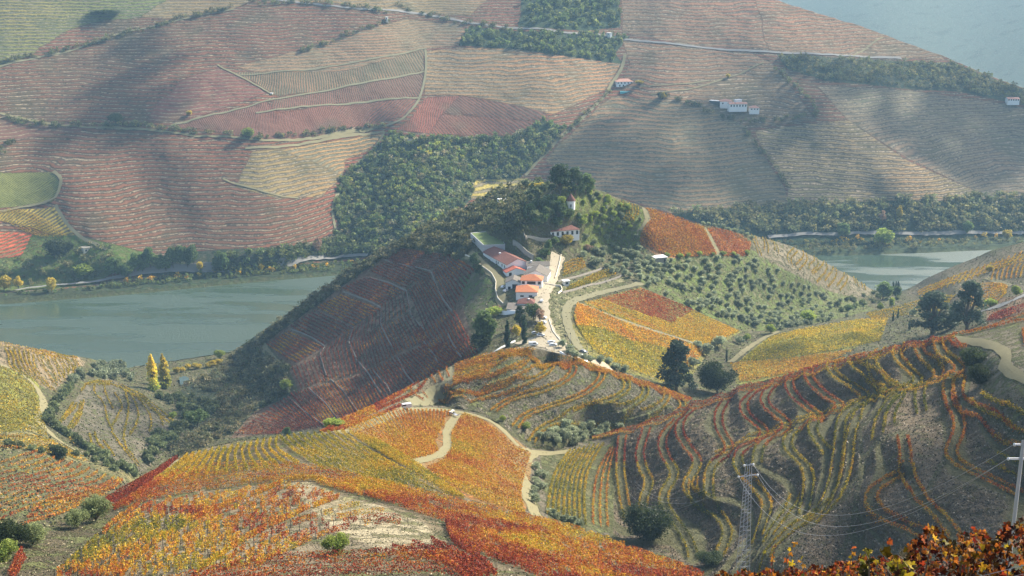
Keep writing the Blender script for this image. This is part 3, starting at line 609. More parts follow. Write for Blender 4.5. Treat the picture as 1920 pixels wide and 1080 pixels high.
for nm, pc, pts, wd, mm, up in ROADS: ribbon(nm, pc, pts, wd, mm, up)
# ------------------------------------------------------------------ vines: rows of leaves along traced lines
RAMP_T = [-.1, 0, .15, .3, .42, .55, .68, .8, .92, 1.05, 1.3]
RAMP_C = np.array([(.03,.05,.015),(.06,.085,.02),(.14,.165,.025),(.34,.30,.03),(.70,.48,.035),(.64,.30,.032),(.50,.14,.025),(.38,.055,.02),(.22,.03,.02),(.13,.045,.03),(.11,.07,.045)])
def ramp(t):
    return np.stack([np.interp(t, RAMP_T, RAMP_C[:, k]) for k in range(3)], 1)
def quads(C_, size, rs, up=.35, elong=1.0):
    n = len(C_); nr = rs.randn(n, 3); nr[:, 2] = nr[:, 2] + up * 2; nr /= np.linalg.norm(nr, axis=1)[:, None]
    a = np.cross(nr, rs.randn(n, 3)); a /= np.maximum(np.linalg.norm(a, axis=1)[:, None], 1e-6); b = np.cross(nr, a)
    s = np.asarray(size).reshape(-1, 1) * .5
    k = (.7 + .6 * rs.rand(n, 4))
    V = np.stack([C_ + a * s * k[:, :1] * elong, C_ + b * s * k[:, 1:2], C_ - a * s * k[:, 2:3] * elong, C_ - b * s * k[:, 3:]], 1)
    return V.reshape(-1, 3)
def leaf_mesh(name, V, col, m):
    F = np.arange(len(V)).reshape(-1, 4)
    return mesh_np(name, V, F, m, False, dict(Col=np.repeat(col, 4, 0)))
def lerp_lines(g0, g1, n, inc=True):
    k = 40
    def rs_(g):
        g = smooth_line(g, 2); d = np.r_[0, np.cumsum(np.hypot(*np.diff(g, axis=0).T))]; t = np.linspace(0, d[-1], k)
        return np.stack([np.interp(t, d, g[:, 0]), np.interp(t, d, g[:, 1])], 1)
    a, b = rs_(g0), rs_(g1)
    return [a * (1 - t) + b * t for t in ((np.arange(n) + .0) / max(1, n - 1))]
# height bottom, height top, half width, leaf size, leaves per metre
STY = dict(thin=(.1, 1.3, .24, .5, 9), near=(.15, 1.45, .26, .25, 42), mid=(.15, 1.3, .42, .38, 24), far=(.1, 1.5, .5, .66, 8), farlow=(.05, .9, .5, .6, 5))
VSEED = [0]; ROWS = []
ROWG = {}
def vine_row(pc, pl, sty, t0, tv, group, label, gap_=.0, override=None, clip=None, amt=1.0, name='vine_row', off=0.0, fine=.09, posts=False, dim=1.0):
    VSEED[0] += 1; rs = np.random.RandomState(VSEED[0] * 13 + 5)
    h0, h1, hw, ls, pm = STY[sty]
    pl = smooth_line(pl, 1); x, y, z = G(pc, pl[:, 0], pl[:, 1])
    q = resample(np.stack([x, y, pl[:, 0], pl[:, 1]], 1), .8)
    d = np.gradient(q[:, :2], axis=0); d /= np.maximum(np.hypot(d[:, 0], d[:, 1])[:, None], 1e-6); nrm = np.stack([-d[:, 1], d[:, 0]], 1)
    q[:, :2] += nrm * off
    L = (len(q) - 1) * .8; n = int(L * pm * amt)
    if n < 3: return None
    f = rs.rand(n) * (len(q) - 1.001); i = f.astype(int); fr = (f - i)[:, None]
    p = q[i] * (1 - fr) + q[i + 1] * fr
    lat = rs.randn(n) * hw * .5; xy = p[:, :2] + nrm[i] * lat[:, None]
    keep = np.ones(n, bool)
    if gap_ > 0: keep &= (fbm(p[:, 0] + 31 * VSEED[0], p[:, 1], 2.6, 2) + .5) > gap_
    if clip is not None: keep &= pip(p[:, 2], p[:, 3], clip)
    xy = xy[keep]; p = p[keep]; n = len(xy)
    if n < 3: return None
    zz = zat(xy[:, 0], xy[:, 1]); hh = h0 + (h1 - h0) * rs.rand(n) ** .8
    hh *= 1 + .35 * fbm(p[:, 0] + 11 * VSEED[0], p[:, 1], 1.7, 1)
    Cc = np.stack([xy[:, 0], xy[:, 1], zz + hh], 1)
    tm = np.full(n, float(t0))
    if override is not None:
        for poly, tv_ in override: tm[pip(p[:, 2] + fbm(xy[:, 0], xy[:, 1], 9, 2) * 14, p[:, 3], poly)] = tv_
    t = tm + tv * 2.2 * fbm(xy[:, 0], xy[:, 1], 16, 2) + tv * 1.3 * fbm(xy[:, 0] + 500 + 7 * VSEED[0], xy[:, 1], 2.2, 2) + rs.randn(n) * fine
    dk = 1 - .55 * (rs.rand(n) < .22); col = ramp(t) * (dim * dk * (.5 + .75 * rs.rand(n)))[:, None]
    Vq = quads(Cc, ls * (.6 + .7 * rs.rand(n)), rs); a_, b_ = project(Cc[:, 0], Cc[:, 1], Cc[:, 2])
    vis = ((a_ > 0) & (a_ < IW) & (b_ > 0) & (b_ < IH)).sum() * (ls * FPX / p[:, 1].mean() if False else ls * FPX / Cc[:, 1].mean()) ** 2
    ROWS.append((vis, pc, Vq, col, group, label, q[3::7, :2] if posts else None))
ORD = {}
def ordn(group):
    ORD[group] = k = ORD.get(group, 0) + 1
    return '%d%s' % (k, 'th' if 10 < k % 100 < 14 else {1: 'st', 2: 'nd', 3: 'rd'}.get(k % 10, 'th'))
def family(pc, g0, g1, n, sty, t0, tv, group, label, **kw):
    for l in lerp_lines(g0, g1, n): vine_row(pc, l, sty, t0, tv, group, label.replace('{o}', ordn(group)), **kw)
def pair(pc, line, sty, t0, tv, group, label, off=1.25, **kw):
    k = ordn(group)
    for o in (-off, off): vine_row(pc, line, sty, t0, tv, group, label.replace('{o}', k).replace('{s}', 'inner' if o > 0 else 'outer'), off=o, **kw)
# --- foreground spur
gA = 'vine rows on the near slope below the bare dirt patch'; lA = '{o} red and yellow row from the left on the stony slope below the bare dirt'
g_ = [[(95,1092),(135,1058),(175,1022),(225,975),(262,948)], [(225,1085),(275,1035),(350,985),(430,945),(530,908)], [(370,1078),(450,1022),(560,962),(640,932)], [(480,1065),(560,1025),(650,992),(735,980),(800,992)]]
family('A', [(18,1082),(30,1060),(42,1036)], [(24,1090),(36,1068),(48,1046)], 2, 'near', .85, .1, gA, lA)
for a, b, n in ((0, 1, 10), (1, 2, 8), (2, 3, 5)): family('A', g_[a], g_[b], n, 'near', .54, .36, gA, lA, gap_=.4, amt=.9, posts=True)
g_ = 'dense red vine rows along the bottom of the slope'; l_ = '{o} dark red vine row downwards across the bottom of the near slope'
family('A', [(300,1100),(400,1076),(480,1055),(640,1046),(760,1040),(840,1034)], [(420,1125),(520,1095),(640,1082),(800,1078),(900,1085)], 5, 'near', .8, .25, g_, l_, gap_=.2)
g_ = 'red and orange vine rows right of the bare dirt patch'; l_ = '{o} red orange vine row from the outer edge, right of the bare dirt patch'
ga = [(700,903),(780,920),(850,940),(930,958),(1000,974),(1080,996),(1160,1022),(1240,1054),(1325,1088)]
gb = [(585,905),(640,918),(700,933),(760,952),(820,975),(900,1000),(1000,1038),(1090,1075),(1130,1095)]
family('A', ga, gb, 18, 'near', .62, .28, g_, l_, gap_=.34)
gc = [(838,985),(845,1015),(880,1035),(940,1055),(1000,1080),(1040,1100)]
family('A', [(835,982),(900,1003),(1000,1042),(1080,1078),(1110,1095)], gc, 7, 'near', .74, .24, g_, l_, gap_=.25)
family('A', [(845,1012),(860,1030),(900,1055),(930,1085)], [(700,1042),(760,1046),(840,1060),(880,1095)], 5, 'near', .82, .2, g_, l_)
g_ = 'orange vine rows between the yellow knoll and the bare dirt patch'; l_ = '{o} orange row counted down from the yellow vines to the bare dirt patch'
family('A', [(262,926),(300,900),(345,884),(420,874),(500,872),(580,878),(660,894),(740,915)], [(205,958),(250,944),(300,932),(360,921),(440,912),(500,905),(560,902),(600,903)], 9, 'near', .58, .24, g_, l_, gap_=.3)
g_ = 'yellow vine rows over the rounded knoll'; l_ = '{o} yellow vine row from the left over the rounded near knoll'
family('A', [(352,856),(340,868),(315,888),(290,905)], [(520,824),(515,840),(535,858),(560,874)], 15, 'near', .38, .13, g_, l_)
family('A', [(525,823),(545,842),(575,862),(610,884)], [(640,812),(670,838),(720,868),(790,902),(840,928)], 10, 'near', .34, .14, g_, l_)
family('A', [(655,812),(690,838),(740,866),(800,900),(850,930)], [(700,826),(742,850),(790,878),(830,908),(870,936)], 5, 'near', .34, .14, g_, l_)
g_ = 'dark red vine rows left of the pale track'; l_ = '{o} dark red vine row from the outer left edge beside the pale track'
family('A', [(188,948),(225,925),(262,905),(300,882),(333,861)], [(190,962),(235,940),(262,925),(290,897),(318,873)], 5, 'near', .84, .12, g_, l_)
# --- ridge behind the near knoll
g_ = 'orange vine rows left of the pale winding track'; l_ = '{o} orange vine row from the left in the block left of the winding track'
cl = [(640,800),(700,778),(760,768),(845,771),(835,792),(815,830),(822,850),(760,866),(700,845)]
family('B', [(640,800),(690,838),(730,860)], [(735,772),(765,820),(790,862)], 15, 'mid', .52, .12, g_, l_, clip=cl)
family('B', [(742,770),(770,820),(795,862)], [(842,772),(836,800),(822,845)], 15, 'mid', .54, .12, g_, l_, clip=cl)
g_ = 'orange and red vine rows right of the pale winding track'; l_ = '{o} orange red row from the top in the block right of the winding track'
cl = [(866,777),(905,782),(938,812),(962,836),(996,852),(986,880),(976,930),(986,968),(940,955),(860,925),(800,880),(832,866),(848,840),(845,802)]
family('B', [(868,777),(905,790),(950,825),(998,852)], [(846,815),(880,850),(925,880),(985,905)], 20, 'mid', .56, .17, g_, l_, clip=cl, gap_=.15)
family('B', [(846,820),(880,854),(925,884),(985,910)], [(800,878),(860,920),(930,950),(988,968)], 22, 'mid', .51, .16, g_, l_, clip=cl, gap_=.15)
g_ = 'yellow vine rows beside the olive clump'; l_ = '{o} slanting yellow green vine row from the gully track toward the terraced hill'
family('B', [(1070,845),(1042,882),(1030,930),(1026,965)], [(1132,832),(1102,880),(1094,930),(1098,985)], 8, 'mid', .32, .12, g_, l_)
family('B', [(1145,842),(1120,885),(1112,935),(1112,985)], [(1152,842),(1142,880),(1136,935),(1140,990)], 3, 'mid', .55, .15, g_, l_, amt=.6)
g_ = 'vine rows along the left edge of the ridge'; l_ = '{o} red and gold vine row inward from the left edge of the ridge'
family('B', [(600,812),(645,788),(700,762),(740,740),(770,722),(850,684),(900,667)], [(615,820),(660,800),(720,776),(752,762)], 4, 'mid', .66, .2, g_, l_)
for pl in ([(770,724),(772,738),(795,752)], [(784,716),(788,732),(803,748)], [(808,702),(812,712),(818,719)], [(822,697),(826,708),(831,716)], [(836,690),(839,702),(843,708)]):
    vine_row('K', pl, 'mid', .6, .15, 'short vine rows left of the knoll track', 'short curved orange vine row in the fold left of the knoll track')
g_ = 'vine rows crossing the top of the centre knoll'; l_ = '{o} orange vine row down from the crest of the centre knoll'
family('K', [(852,686),(900,669),(960,657),(1010,657),(1060,667),(1100,681),(1200,715),(1298,750)], [(852,700),(900,683),(960,667),(1015,666),(1060,677),(1110,695),(1180,716),(1290,756)], 7, 'mid', .58, .16, g_, l_)
family('K', [(850,704),(880,692),(935,676)], [(848,722),(880,712),(915,700)], 6, 'mid', .5, .16, g_, l_)
for i, (lv, pl) in enumerate(KNO):
    pair('K', pl, 'mid', .54 if i < 5 else .42, .16, 'paired vine rows on the terraces of the centre knoll', '{s} orange vine row on the {o} curved terrace down the centre knoll', off=1.35, amt=1.1)
# --- terraced hill on the right
for i, (lv, pl) in enumerate(TER):
    ov = [([(1100,600),(1925,600),(1925,720),(1700,705),(1600,760),(1480,815),(1350,870),(1100,870)], .72 if i not in (9, 10, 11, 12, 13, 14) else .46)]
    pair('B', pl, 'mid', .30 if i < 14 else .6, .22, 'paired vine rows on the winding terraces of the dark hill', '{s} row on the {o} winding terrace from the left of the dark stony hill', off=1.6, gap_=.12, amt=1.05, override=ov, dim=.85)
XT = [[(1600,800),(1592,830),(1590,870),(1580,910),(1560,950),(1520,985)], [(1690,740),(1668,775),(1668,800)], [(1730,722),(1722,745),(1728,775)], [(1830,745),(1850,765),(1880,772),(1925,800)], [(1640,745),(1612,765),(1604,790)], [(1860,860),(1890,875),(1925,888)],
 [(1300,900),(1298,925),(1310,950)], [(1490,930),(1478,960),(1452,990),(1440,1015)]]
for pl in XT: pair('B', pl, 'mid', .3, .22, 'short vine rows between the long terraces of the dark hill', '{s} row of the {o} short terrace from the left on the dark stony hill', off=1.5, gap_=.15, dim=.85)
g_ = 'vine rows along the crest of the terraced hill'; l_ = '{o} red and orange vine row along the crest of the terraced hill'
for dy in (0, 5, 10): vine_row('B', [(1110,822+dy*.3),(1200,799+dy*.8),(1300,760+dy),(1400,726+dy),(1500,700+dy),(1600,673+dy),(1700,648+dy),(1790,631+dy*.4)], 'mid', .72 if dy < 9 else .55, .2, g_, l_.replace('{o}', ['outermost', 'middle', 'innermost'][dy // 5]))
for dy in (0, 7): vine_row('B', [(1340,855+dy),(1400,822+dy),(1480,793+dy),(1560,768+dy),(1640,744+dy),(1720,722+dy),(1806,697+dy)], 'mid', .42, .2, 'vine rows along the diagonal fold of the terraced hill', ('lower' if dy else 'upper') + ' yellow vine row along the diagonal fold of the terraced hill')
for pl in ([(1785,630),(1850,618),(1885,604),(1922,590),(1990,578)], [(1780,640),(1790,652),(1808,655)], [(1790,640),(1800,650),(1812,652)], [(1815,625),(1870,612),(1925,600)], [(1918,620),(1922,650)]):
    vine_row('B', pl, 'mid', .7, .12, 'red vine rows beside the track on the hilltop', 'red vine row beside the pale track at the top of the terraced hill')
# --- fields around the estate
g_ = 'red and yellow vine rows in the upper field right of the drive'; l_ = '{o} straight row from the top of the red and yellow field beside the drive'
family('M', [(1198,541),(1245,560),(1290,580),(1340,602),(1385,622)], [(1097,569),(1140,586),(1180,603),(1250,627),(1328,650)], 20, 'thin', .42, .07, g_, l_, amt=2.0, dim=1.35, fine=.05,
       override=[([(1095,567),(1120,562),(1200,600),(1270,632),(1180,600)], .52), ([(1118,558),(1200,538),(1300,584),(1258,606),(1180,580)], .76)])
g_ = 'orange and yellow vine rows in the lower field right of the drive'; l_ = '{o} row below the dark track in the orange and yellow field beside the drive'
family('M', [(1083,571),(1120,586),(1180,611),(1260,636),(1325,658)], [(1076,600),(1110,655),(1160,685),(1240,716),(1262,724)], 32, 'far', .33, .08, g_, l_, fine=.05, dim=1.25,
       override=[([(1060,560),(1200,600),(1345,650),(1300,700),(1252,655),(1180,640),(1130,618),(1085,612)], .53)], clip=[(1070,568),(1100,568),(1180,608),(1270,638),(1335,656),(1325,690),(1290,745),(1240,722),(1150,684),(1104,650),(1080,610)])
g_ = 'green and yellow vine rows in the field across the hollow'; l_ = '{o} row from the top of the smooth green and yellow field across the hollow'
family('M', [(1445,633),(1500,620),(1560,610),(1600,602),(1665,598)], [(1388,678),(1440,673),(1500,668),(1560,658),(1650,640)], 24, 'far', .31, .06, g_, l_, fine=.05, dim=1.25, override=[([(1400,600),(1680,590),(1680,612),(1600,625),(1440,642)], .37)])
family('M', [(1368,684),(1440,677),(1500,673),(1600,658)], [(1388,716),(1430,712),(1480,700),(1530,690)], 15, 'far', .5, .07, 'orange vine rows below the green field', '{o} orange vine row down in the strip below the green and yellow field', fine=.05)
g_ = 'orange vine rows on the shoulder of the estate hill'; l_ = '{o} orange vine row down the smooth shoulder right of the estate hilltop'
cl = [(1210,390),(1240,394),(1300,419),(1320,428),(1345,478),(1300,482),(1250,482),(1198,455),(1206,430),(1222,410)]
family('M', [(1212,391),(1260,404),(1322,429)], [(1190,446),(1250,482),(1350,484)], 30, 'far', .58, .07, g_, l_, clip=cl, fine=.06)
family('M', [(1326,429),(1385,439),(1408,456)], [(1354,478),(1380,482),(1403,480)], 15, 'far', .68, .06, 'red orange vine rows right of the double track', 'red orange vine row between the double track and the river terraces', fine=.05)
family('M', [(1163,378),(1165,398),(1160,418)], [(1196,386),(1198,402),(1188,415)], 7, 'far', .46, .08, 'short golden vine rows near the hilltop', 'short golden vine row in the small patch near the hilltop')
g_ = 'yellow vine rows on the terraces beside the drive'; l_ = 'yellow vine row on a garden terrace beside the estate drive'
family('M', [(1058,497),(1075,488),(1095,487)], [(1055,516),(1075,510),(1098,500)], 5, 'far', .42, .1, g_, l_)
family('M', [(1068,537),(1100,522),(1125,510),(1145,508)], [(1062,545),(1100,532),(1130,520),(1155,515)], 4, 'far', .33, .06, g_, l_, amt=1.5)
g_ = 'paired yellow vine rows on the terraces above the river'; l_ = 'yellow vine row on an arched terrace of the slope falling to the river'
for pl in ([(1412,443),(1418,458),(1425,478)],[(1432,447),(1438,462),(1436,474)], [(1446,452),(1456,464),(1456,474)], [(1492,470),(1478,485),(1483,499)], [(1508,473),(1511,487),(1495,504)], [(1528,481),(1532,494),(1518,505),(1523,516)], [(1545,487),(1549,500),(1528,523)],
           [(1563,493),(1567,512),(1549,534)], [(1583,503),(1588,520),(1572,542)], [(1600,513),(1607,535)], [(1616,522),(1620,542)]):
    pair('M', pl, 'far', .38, .06, g_, l_, off=1.5)
g_ = 'yellow vine rows on the far right hill'; l_ = 'golden vine row on the hill that falls to the river at the far right'
family('M', [(1720,548),(1740,538),(1790,520),(1850,500),(1925,478)], [(1722,553),(1745,545),(1800,527),(1860,508),(1925,490)], 3, 'far', .45, .08, g_, l_)
for k in range(17):
    x = 1735 + k * 11.5; y = 541 - (x - 1735) * .36
    vine_row('M', [(x + 8, y - 6), (x + 2, y + 4), (x - 6, y + 16)], 'far', .42, .08, g_, l_)
for k in range(11): x = 1862 + k * 9; vine_row('M', [(x + 6, 502 - k), (x, 512 - k), (x - 3, 526 - k)], 'far', .5, .08, g_, l_)
family('M', [(1800,545),(1840,533),(1880,533),(1888,540)], [(1815,575),(1845,577),(1870,566),(1885,552)], 9, 'far', .48, .06, 'golden vine rows beside the curving road', 'golden vine row in the rounded field beside the curving road')
family('M', [(1858,592),(1890,582),(1925,570),(1990,556)], [(1850,602),(1880,598),(1925,582),(1990,570)], 5, 'far', .84, .1, 'dark red vine rows below the curving road', 'dark red vine row on the bank below the curving road')
family('M', [(1625,592),(1680,577),(1730,562),(1790,556)], [(1640,602),(1690,592),(1730,586),(1760,590)], 7, 'far', .36, .08, 'yellow vine rows behind the tall dark trees', 'yellow vine row in the narrow strips behind the tall dark trees')
# --- shaded patchwork left of the estate
g_ = 'brown red vine rows of the shaded patchwork slope'; l_ = 'brown red vine row in a walled plot of the shaded patchwork slope'
PL = [((745,468),(845,482),(722,488),(808,508)), ((735,487),(806,516),(695,507),(762,541)), ((687,520),(757,549),(643,541),(718,574)), ((637,555),(713,584),(595,576),(663,611)), ((590,583),(662,618),(546,611),(610,646)), ((540,622),(605,653),(500,645),(557,682))]
for i, (a, b, c, d_) in enumerate(PL): family('M', [a, b], [c, d_], 8, 'thin', .88 if i not in (3, 5) else .68, .3, g_, l_, fine=.13, amt=1.4, dim=1.0)
PQ = [((846,482),(812,510),(888,508),(850,578),12), ((803,518),(766,545),(845,578),(795,612),12), ((760,550),(716,576),(768,584),(716,609),9), ((712,586),(666,613),(712,612),(657,640),9), ((662,620),(608,650),(655,642),(598,674),9), ((792,616),(722,640),(860,582),(830,575),1)]
for a, b, c, d_, n in PQ[:5]: family('M', [a, c], [b, d_], int(n * .9), 'thin', .84, .32, g_, l_, fine=.13, amt=1.3, dim=1.0)
g_ = 'brown red vine rows on the lower shaded slope'; l_ = 'brown red vine row running straight down the lower part of the shaded slope'
PR = [((658,642),(718,612),(668,700),(745,668),14), ((722,610),(770,590),(748,662),(800,640),10), ((775,620),(850,582),(800,660),(880,640),14), ((548,690),(655,645),(565,728),(668,700),16), ((668,705),(795,648),(700,770),(850,690),26), ((545,738),(665,708),(600,800),(700,775),22), ((440,812),(545,740),(520,815),(598,800),18), ((800,650),(885,640),(850,688),(895,665),12)]
for a, b, c, d_, n in PR: family('M', [a, c], [b, d_], int(n * .95), 'thin', .84, .3, g_, l_, fine=.14, amt=1.2, dim=1.0)
# --- valley on the left
g_ = 'yellow vine rows on the terraces at the river end of the left spur'; l_ = '{s} row on the {o} curved terrace from the left at the striped river spur'
L1 = [[(13,655),(22,668),(20,685),(34,699)], [(58,662),(60,688),(85,715),(100,733)], [(138,672),(148,688),(140,698)]]
for k, l in enumerate(lerp_lines(L1[0], L1[1], 6)): pair('M', l, 'far', .36, .07, g_, l_, off=1.3)
for k, l in enumerate(lerp_lines([(72,664),(78,685),(104,722)], L1[2], 6)): pair('M', l, 'far', .36, .07, g_, l_, off=1.2)
family('M', [(-60,634),(0,643),(60,656),(145,671)], [(-60,638),(0,648),(60,661),(130,675)], 2, 'far', .42, .08, g_, l_)
family('M', [(-70,680),(-20,684),(10,690),(40,706),(64,724)], [(-70,812),(0,812),(50,806),(90,822)], 27, 'far', .32, .08, 'green and yellow vine rows of the left hollow', '{o} green yellow vine row down the smooth field at the left edge of the valley', fine=.06, amt=.9)
family('M', [(-70,822),(0,818),(60,818),(105,832)], [(-70,842),(0,838),(80,846),(170,868)], 6, 'far', .45, .1, 'orange yellow vine rows above the dark hedge line', '{o} orange yellow vine row above the shrub lined bank on the left', amt=.8)
g_ = 'yellow green vine rows on the round terraced spur'; l_ = '{o} yellow green vine row of the round terraced spur in the left valley'
for pl in ([(152,736),(162,720),(200,713),(240,727),(290,762),(332,797)], [(178,720),(176,738),(195,755),(202,790),(212,810)], [(195,718),(198,740),(208,760),(213,770)], [(215,738),(232,765),(222,780),(210,800)], [(235,735),(243,770),(235,800),(231,835),(260,872)], [(245,740),(262,775),(255,800),(243,818)],
           [(255,745),(280,775),(285,795),(280,812)], [(262,745),(300,780),(306,800)], [(152,755),(148,775),(125,808),(130,825),(150,840)], [(157,752),(150,785),(135,805)], [(138,755),(112,795)], [(145,758),(118,790)], [(168,815),(172,835),(187,850)], [(178,812),(182,832),(200,850)], [(195,830),(215,858)], [(160,722),(200,716),(245,735),(310,785)], [(210,812),(235,850),(262,880)], [(185,722),(215,720),(250,742),(318,795)], [(150,820),(160,838),(172,850)]):
    vine_row('M', pl, 'far', .34, .08, g_, l_.replace('{o}', ordn(g_)))
family('M', [(-60,892),(0,868),(60,850),(75,846)], [(-60,1000),(0,975),(70,950),(150,928),(215,915),(230,900)], 11, 'thin', .6, .18, 'orange vine rows of the sparse field on the left', '{o} orange vine row down the sparse grassy field at the left edge', amt=.85, gap_=.3)
family('M', [(70,950),(160,925),(228,900)], [(40,985),(120,965),(185,940)], 4, 'far', .58, .12, 'orange vine rows of the sparse field on the left', '{o} orange vine row down the sparse grassy field at the left edge', gap_=.25)
# --- bright rows on the far bank
g_ = 'orange red vine rows above the far bank garden'; l_ = 'orange red vine row in the small sunny field above the far bank garden'
family('F', [(-40,446),(20,438),(40,442)], [(-40,492),(20,484),(80,462)], 7, 'thin', .74, .1, g_, l_, amt=.8, dim=.6)
family('F', [(-40,402),(10,412),(40,430),(80,446)], [(20,392),(60,398),(100,425),(125,442)], 9, 'far', .42, .08, 'arched yellow vine rows above the far bank garden', 'arched yellow vine row above the sunny red field on the far bank', amt=.7)

def tube(pts, rad, ns=6):
    pts = np.asarray(pts, float); V = []; n = len(pts)
    for i in range(n):
        d = pts[min(i + 1, n - 1)] - pts[max(i - 1, 0)]; d /= max(np.linalg.norm(d), 1e-6)
        a = np.cross(d, (0.3, 1, .1)); a /= np.linalg.norm(a); b = np.cross(d, a)
        for k in range(ns):
            t = 2 * math.pi * k / ns; V.append(pts[i] + rad[i] * (a * math.cos(t) + b * math.sin(t)))
    F = [(i * ns + k, i * ns + (k + 1) % ns, (i + 1) * ns + (k + 1) % ns, (i + 1) * ns + k) for i in range(n - 1) for k in range(ns)]
    return np.array(V), np.array(F)
# loose schist and dry grass tufts on banks and bare slopes
def litter(name, label, cat, sel, n, size, cols, up, seed, hz=.0):
    rs = np.random.RandomState(seed); idx = np.argwhere(sel); k = idx[rs.randint(0, len(idx), n)]; i, j = k[:, 0], np.minimum(k[:, 1], NRT - 2)
    f = rs.rand(n); g_ = rs.rand(n) - .5; Y = GY[i, j] * (1 - f) + GY[i, j + 1] * f; X = (UG[i] + g_ * (UG[1] - UG[0])) * Y; Z = zat(X, Y)
    P = np.stack([X, Y, Z + hz + size * .15], 1); c = np.array(cols)[rs.randint(0, len(cols), n)] * (.5 + .9 * rs.rand(n))[:, None]
    me = leaf_mesh(name, quads(P, size * (.5 + rs.rand(n) ** 2 * 1.3), rs, up), c, M_STONELIT); tag(link(D.objects.new(name, me)), label, cat, None, 'stuff')
M_STONELIT = leaf_material('loose_stone', 1.0, .0, 0)
lx, ly = project(GX, GY, GZ); inf = (lx > -20) & (lx < 1940) & (ly < 1090)
bk = (bank > .4) & inf; bare_ = np.zeros(bk.shape, bool); m = (GK == 2) & inf; bare_[m] = pip(lx[m], ly[m], BARE) | pip(lx[m], ly[m], [(1810,730),(1925,745),(1925,830),(1815,790)])
inf &= ~((GK == 2) & pip(lx, ly, [(1785,628),(1900,640),(1930,660),(1930,740),(1880,712),(1860,672)]))
litter('loose_stones', 'schist stones scattered over the terrace banks', 'stones', bk & (GK == 2) | bare_, 42000, .42, [(.22,.185,.13), (.10,.082,.058), (.05,.042,.03), (.28,.23,.15), (.13,.105,.07)], .5, 1)
litter('knoll_stones', 'pale stones and dry stalks on the knoll terrace banks', 'stones', bk & (GK == 8), 14000, .42, [(.24,.21,.15), (.12,.11,.07), (.07,.07,.045), (.30,.26,.18)], .5, 2)
na = (GK == 1) & inf
litter('dry_grass', 'dry grass tufts and clods on the near slope', 'grass', na, 26000, .22, [(.30,.25,.15), (.14,.12,.07), (.10,.11,.045), (.2,.17,.1)], .2, 3, .02)
litter('bank_grass', 'dry grass on the terrace treads and verges', 'grass', inf & ((GK == 2) | (GK == 8)) & (bank < .3), 26000, .34, [(.13,.13,.05), (.09,.10,.035), (.19,.17,.09)], .2, 4, .02)
litter('field_grass', 'grass tufts and weeds on the slopes of the valley', 'grass', inf & (GK == 3), 60000, .75, [(.13,.13,.05), (.08,.09,.035), (.2,.18,.09), (.17,.14,.09)], .3, 5, .02)
# the 285 rows that show largest are things of their own, the remaining ones one mass
ROWS.sort(key=lambda r: -r[0])
M_POST = flat_material('old_post_wood', (.10, .085, .07), .95, .4, 4.0)
pv, pf = tube([(0, 0, -.3), (0.03, 0, 1.75)], [.07, .06], 5); POST = mesh_np('post', pv, pf, M_POST)
for vis, pc, Vq, col, group, label, pq in ROWS[:285]:
    ro = tag(link(D.objects.new('vine_row', leaf_mesh('vine_row', Vq, col, M_VINE))), label, 'vine row', group)
    if pq is not None:
        for x_, y_ in pq[:12]:
            p_ = link(D.objects.new('post', POST), ro); p_.location = (x_, y_, float(zat(x_, y_))); p_.rotation_euler = (.06 * math.sin(x_ * 7), .06 * math.cos(y_ * 5), 0)
rest = ROWS[285:]
tag(link(D.objects.new('distant_vines', leaf_mesh('distant_vines', np.concatenate([r[2] for r in rest]), np.concatenate([r[3] for r in rest]), M_VINE))), 'autumn vines of the farther plots around the estate and the valley', 'vines', None, 'stuff')
print('rows', len(ROWS), 'leaves', sum(len(r[3]) for r in ROWS), 'cut', ROWS[285][0], ROWS[285][4])
# ------------------------------------------------------------------ trees: trunk and limbs, crown of leaf clumps
M_BARK = flat_material('bark', (.12, .09, .065), .95, .35, 3.0)
def join(parts):
    V = []; F = []; o = 0
    for v, f in parts: V.append(v); F.append(f + o); o += len(v)
    return np.concatenate(V), np.concatenate(F)
# kind: height, crown width, crown base fraction, clumps, leaves per clump, leaf size, clump radius, base colour, second colour
KIND = dict(
 olive=(4.6, 4.8, .22, 16, 55, .55, 1.15, (.115, .135, .075), (.17, .185, .115)),
 olivenear=(6, 7.5, .12, 40, 190, .26, 1.2, (.075, .09, .035), (.12, .135, .06)),
 limenear=(5, 6, .05, 30, 150, .24, 1.0, (.09, .13, .02), (.16, .18, .035)),
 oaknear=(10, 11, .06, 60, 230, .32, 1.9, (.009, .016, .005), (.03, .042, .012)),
 shrub=(3.0, 3.8, .02, 10, 50, .6, 1.1, (.05, .065, .028), (.10, .115, .05)),
 greyshrub=(2.8, 3.6, .02, 10, 50, .55, 1.0, (.085, .10, .055), (.14, .155, .095)),
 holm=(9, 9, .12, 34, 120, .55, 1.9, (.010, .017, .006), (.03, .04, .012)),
 broad=(9, 8, .15, 26, 90, .7, 1.8, (.04, .065, .02), (.08, .11, .035)),
 lime=(8, 8, .12, 26, 90, .7, 1.7, (.10, .14, .022), (.17, .19, .035)),
 gold=(8, 7, .12, 24, 80, .7, 1.6, (.5, .36, .04), (.34, .3, .05)),
 pinkbare=(11, 8, .15, 18, 45, .7, 1.6, (.32, .2, .14), (.2, .14, .09)),
 poplar=(28, 7.0, .03, 44, 110, .8, 1.7, (.72, .56, .07), (.26, .33, .06)),
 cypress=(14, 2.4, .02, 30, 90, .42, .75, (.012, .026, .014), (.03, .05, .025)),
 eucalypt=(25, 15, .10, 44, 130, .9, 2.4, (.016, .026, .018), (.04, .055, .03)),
 pine=(20, 13, .15, 30, 130, .8, 2.4, (.014, .025, .014), (.045, .07, .03)),
)
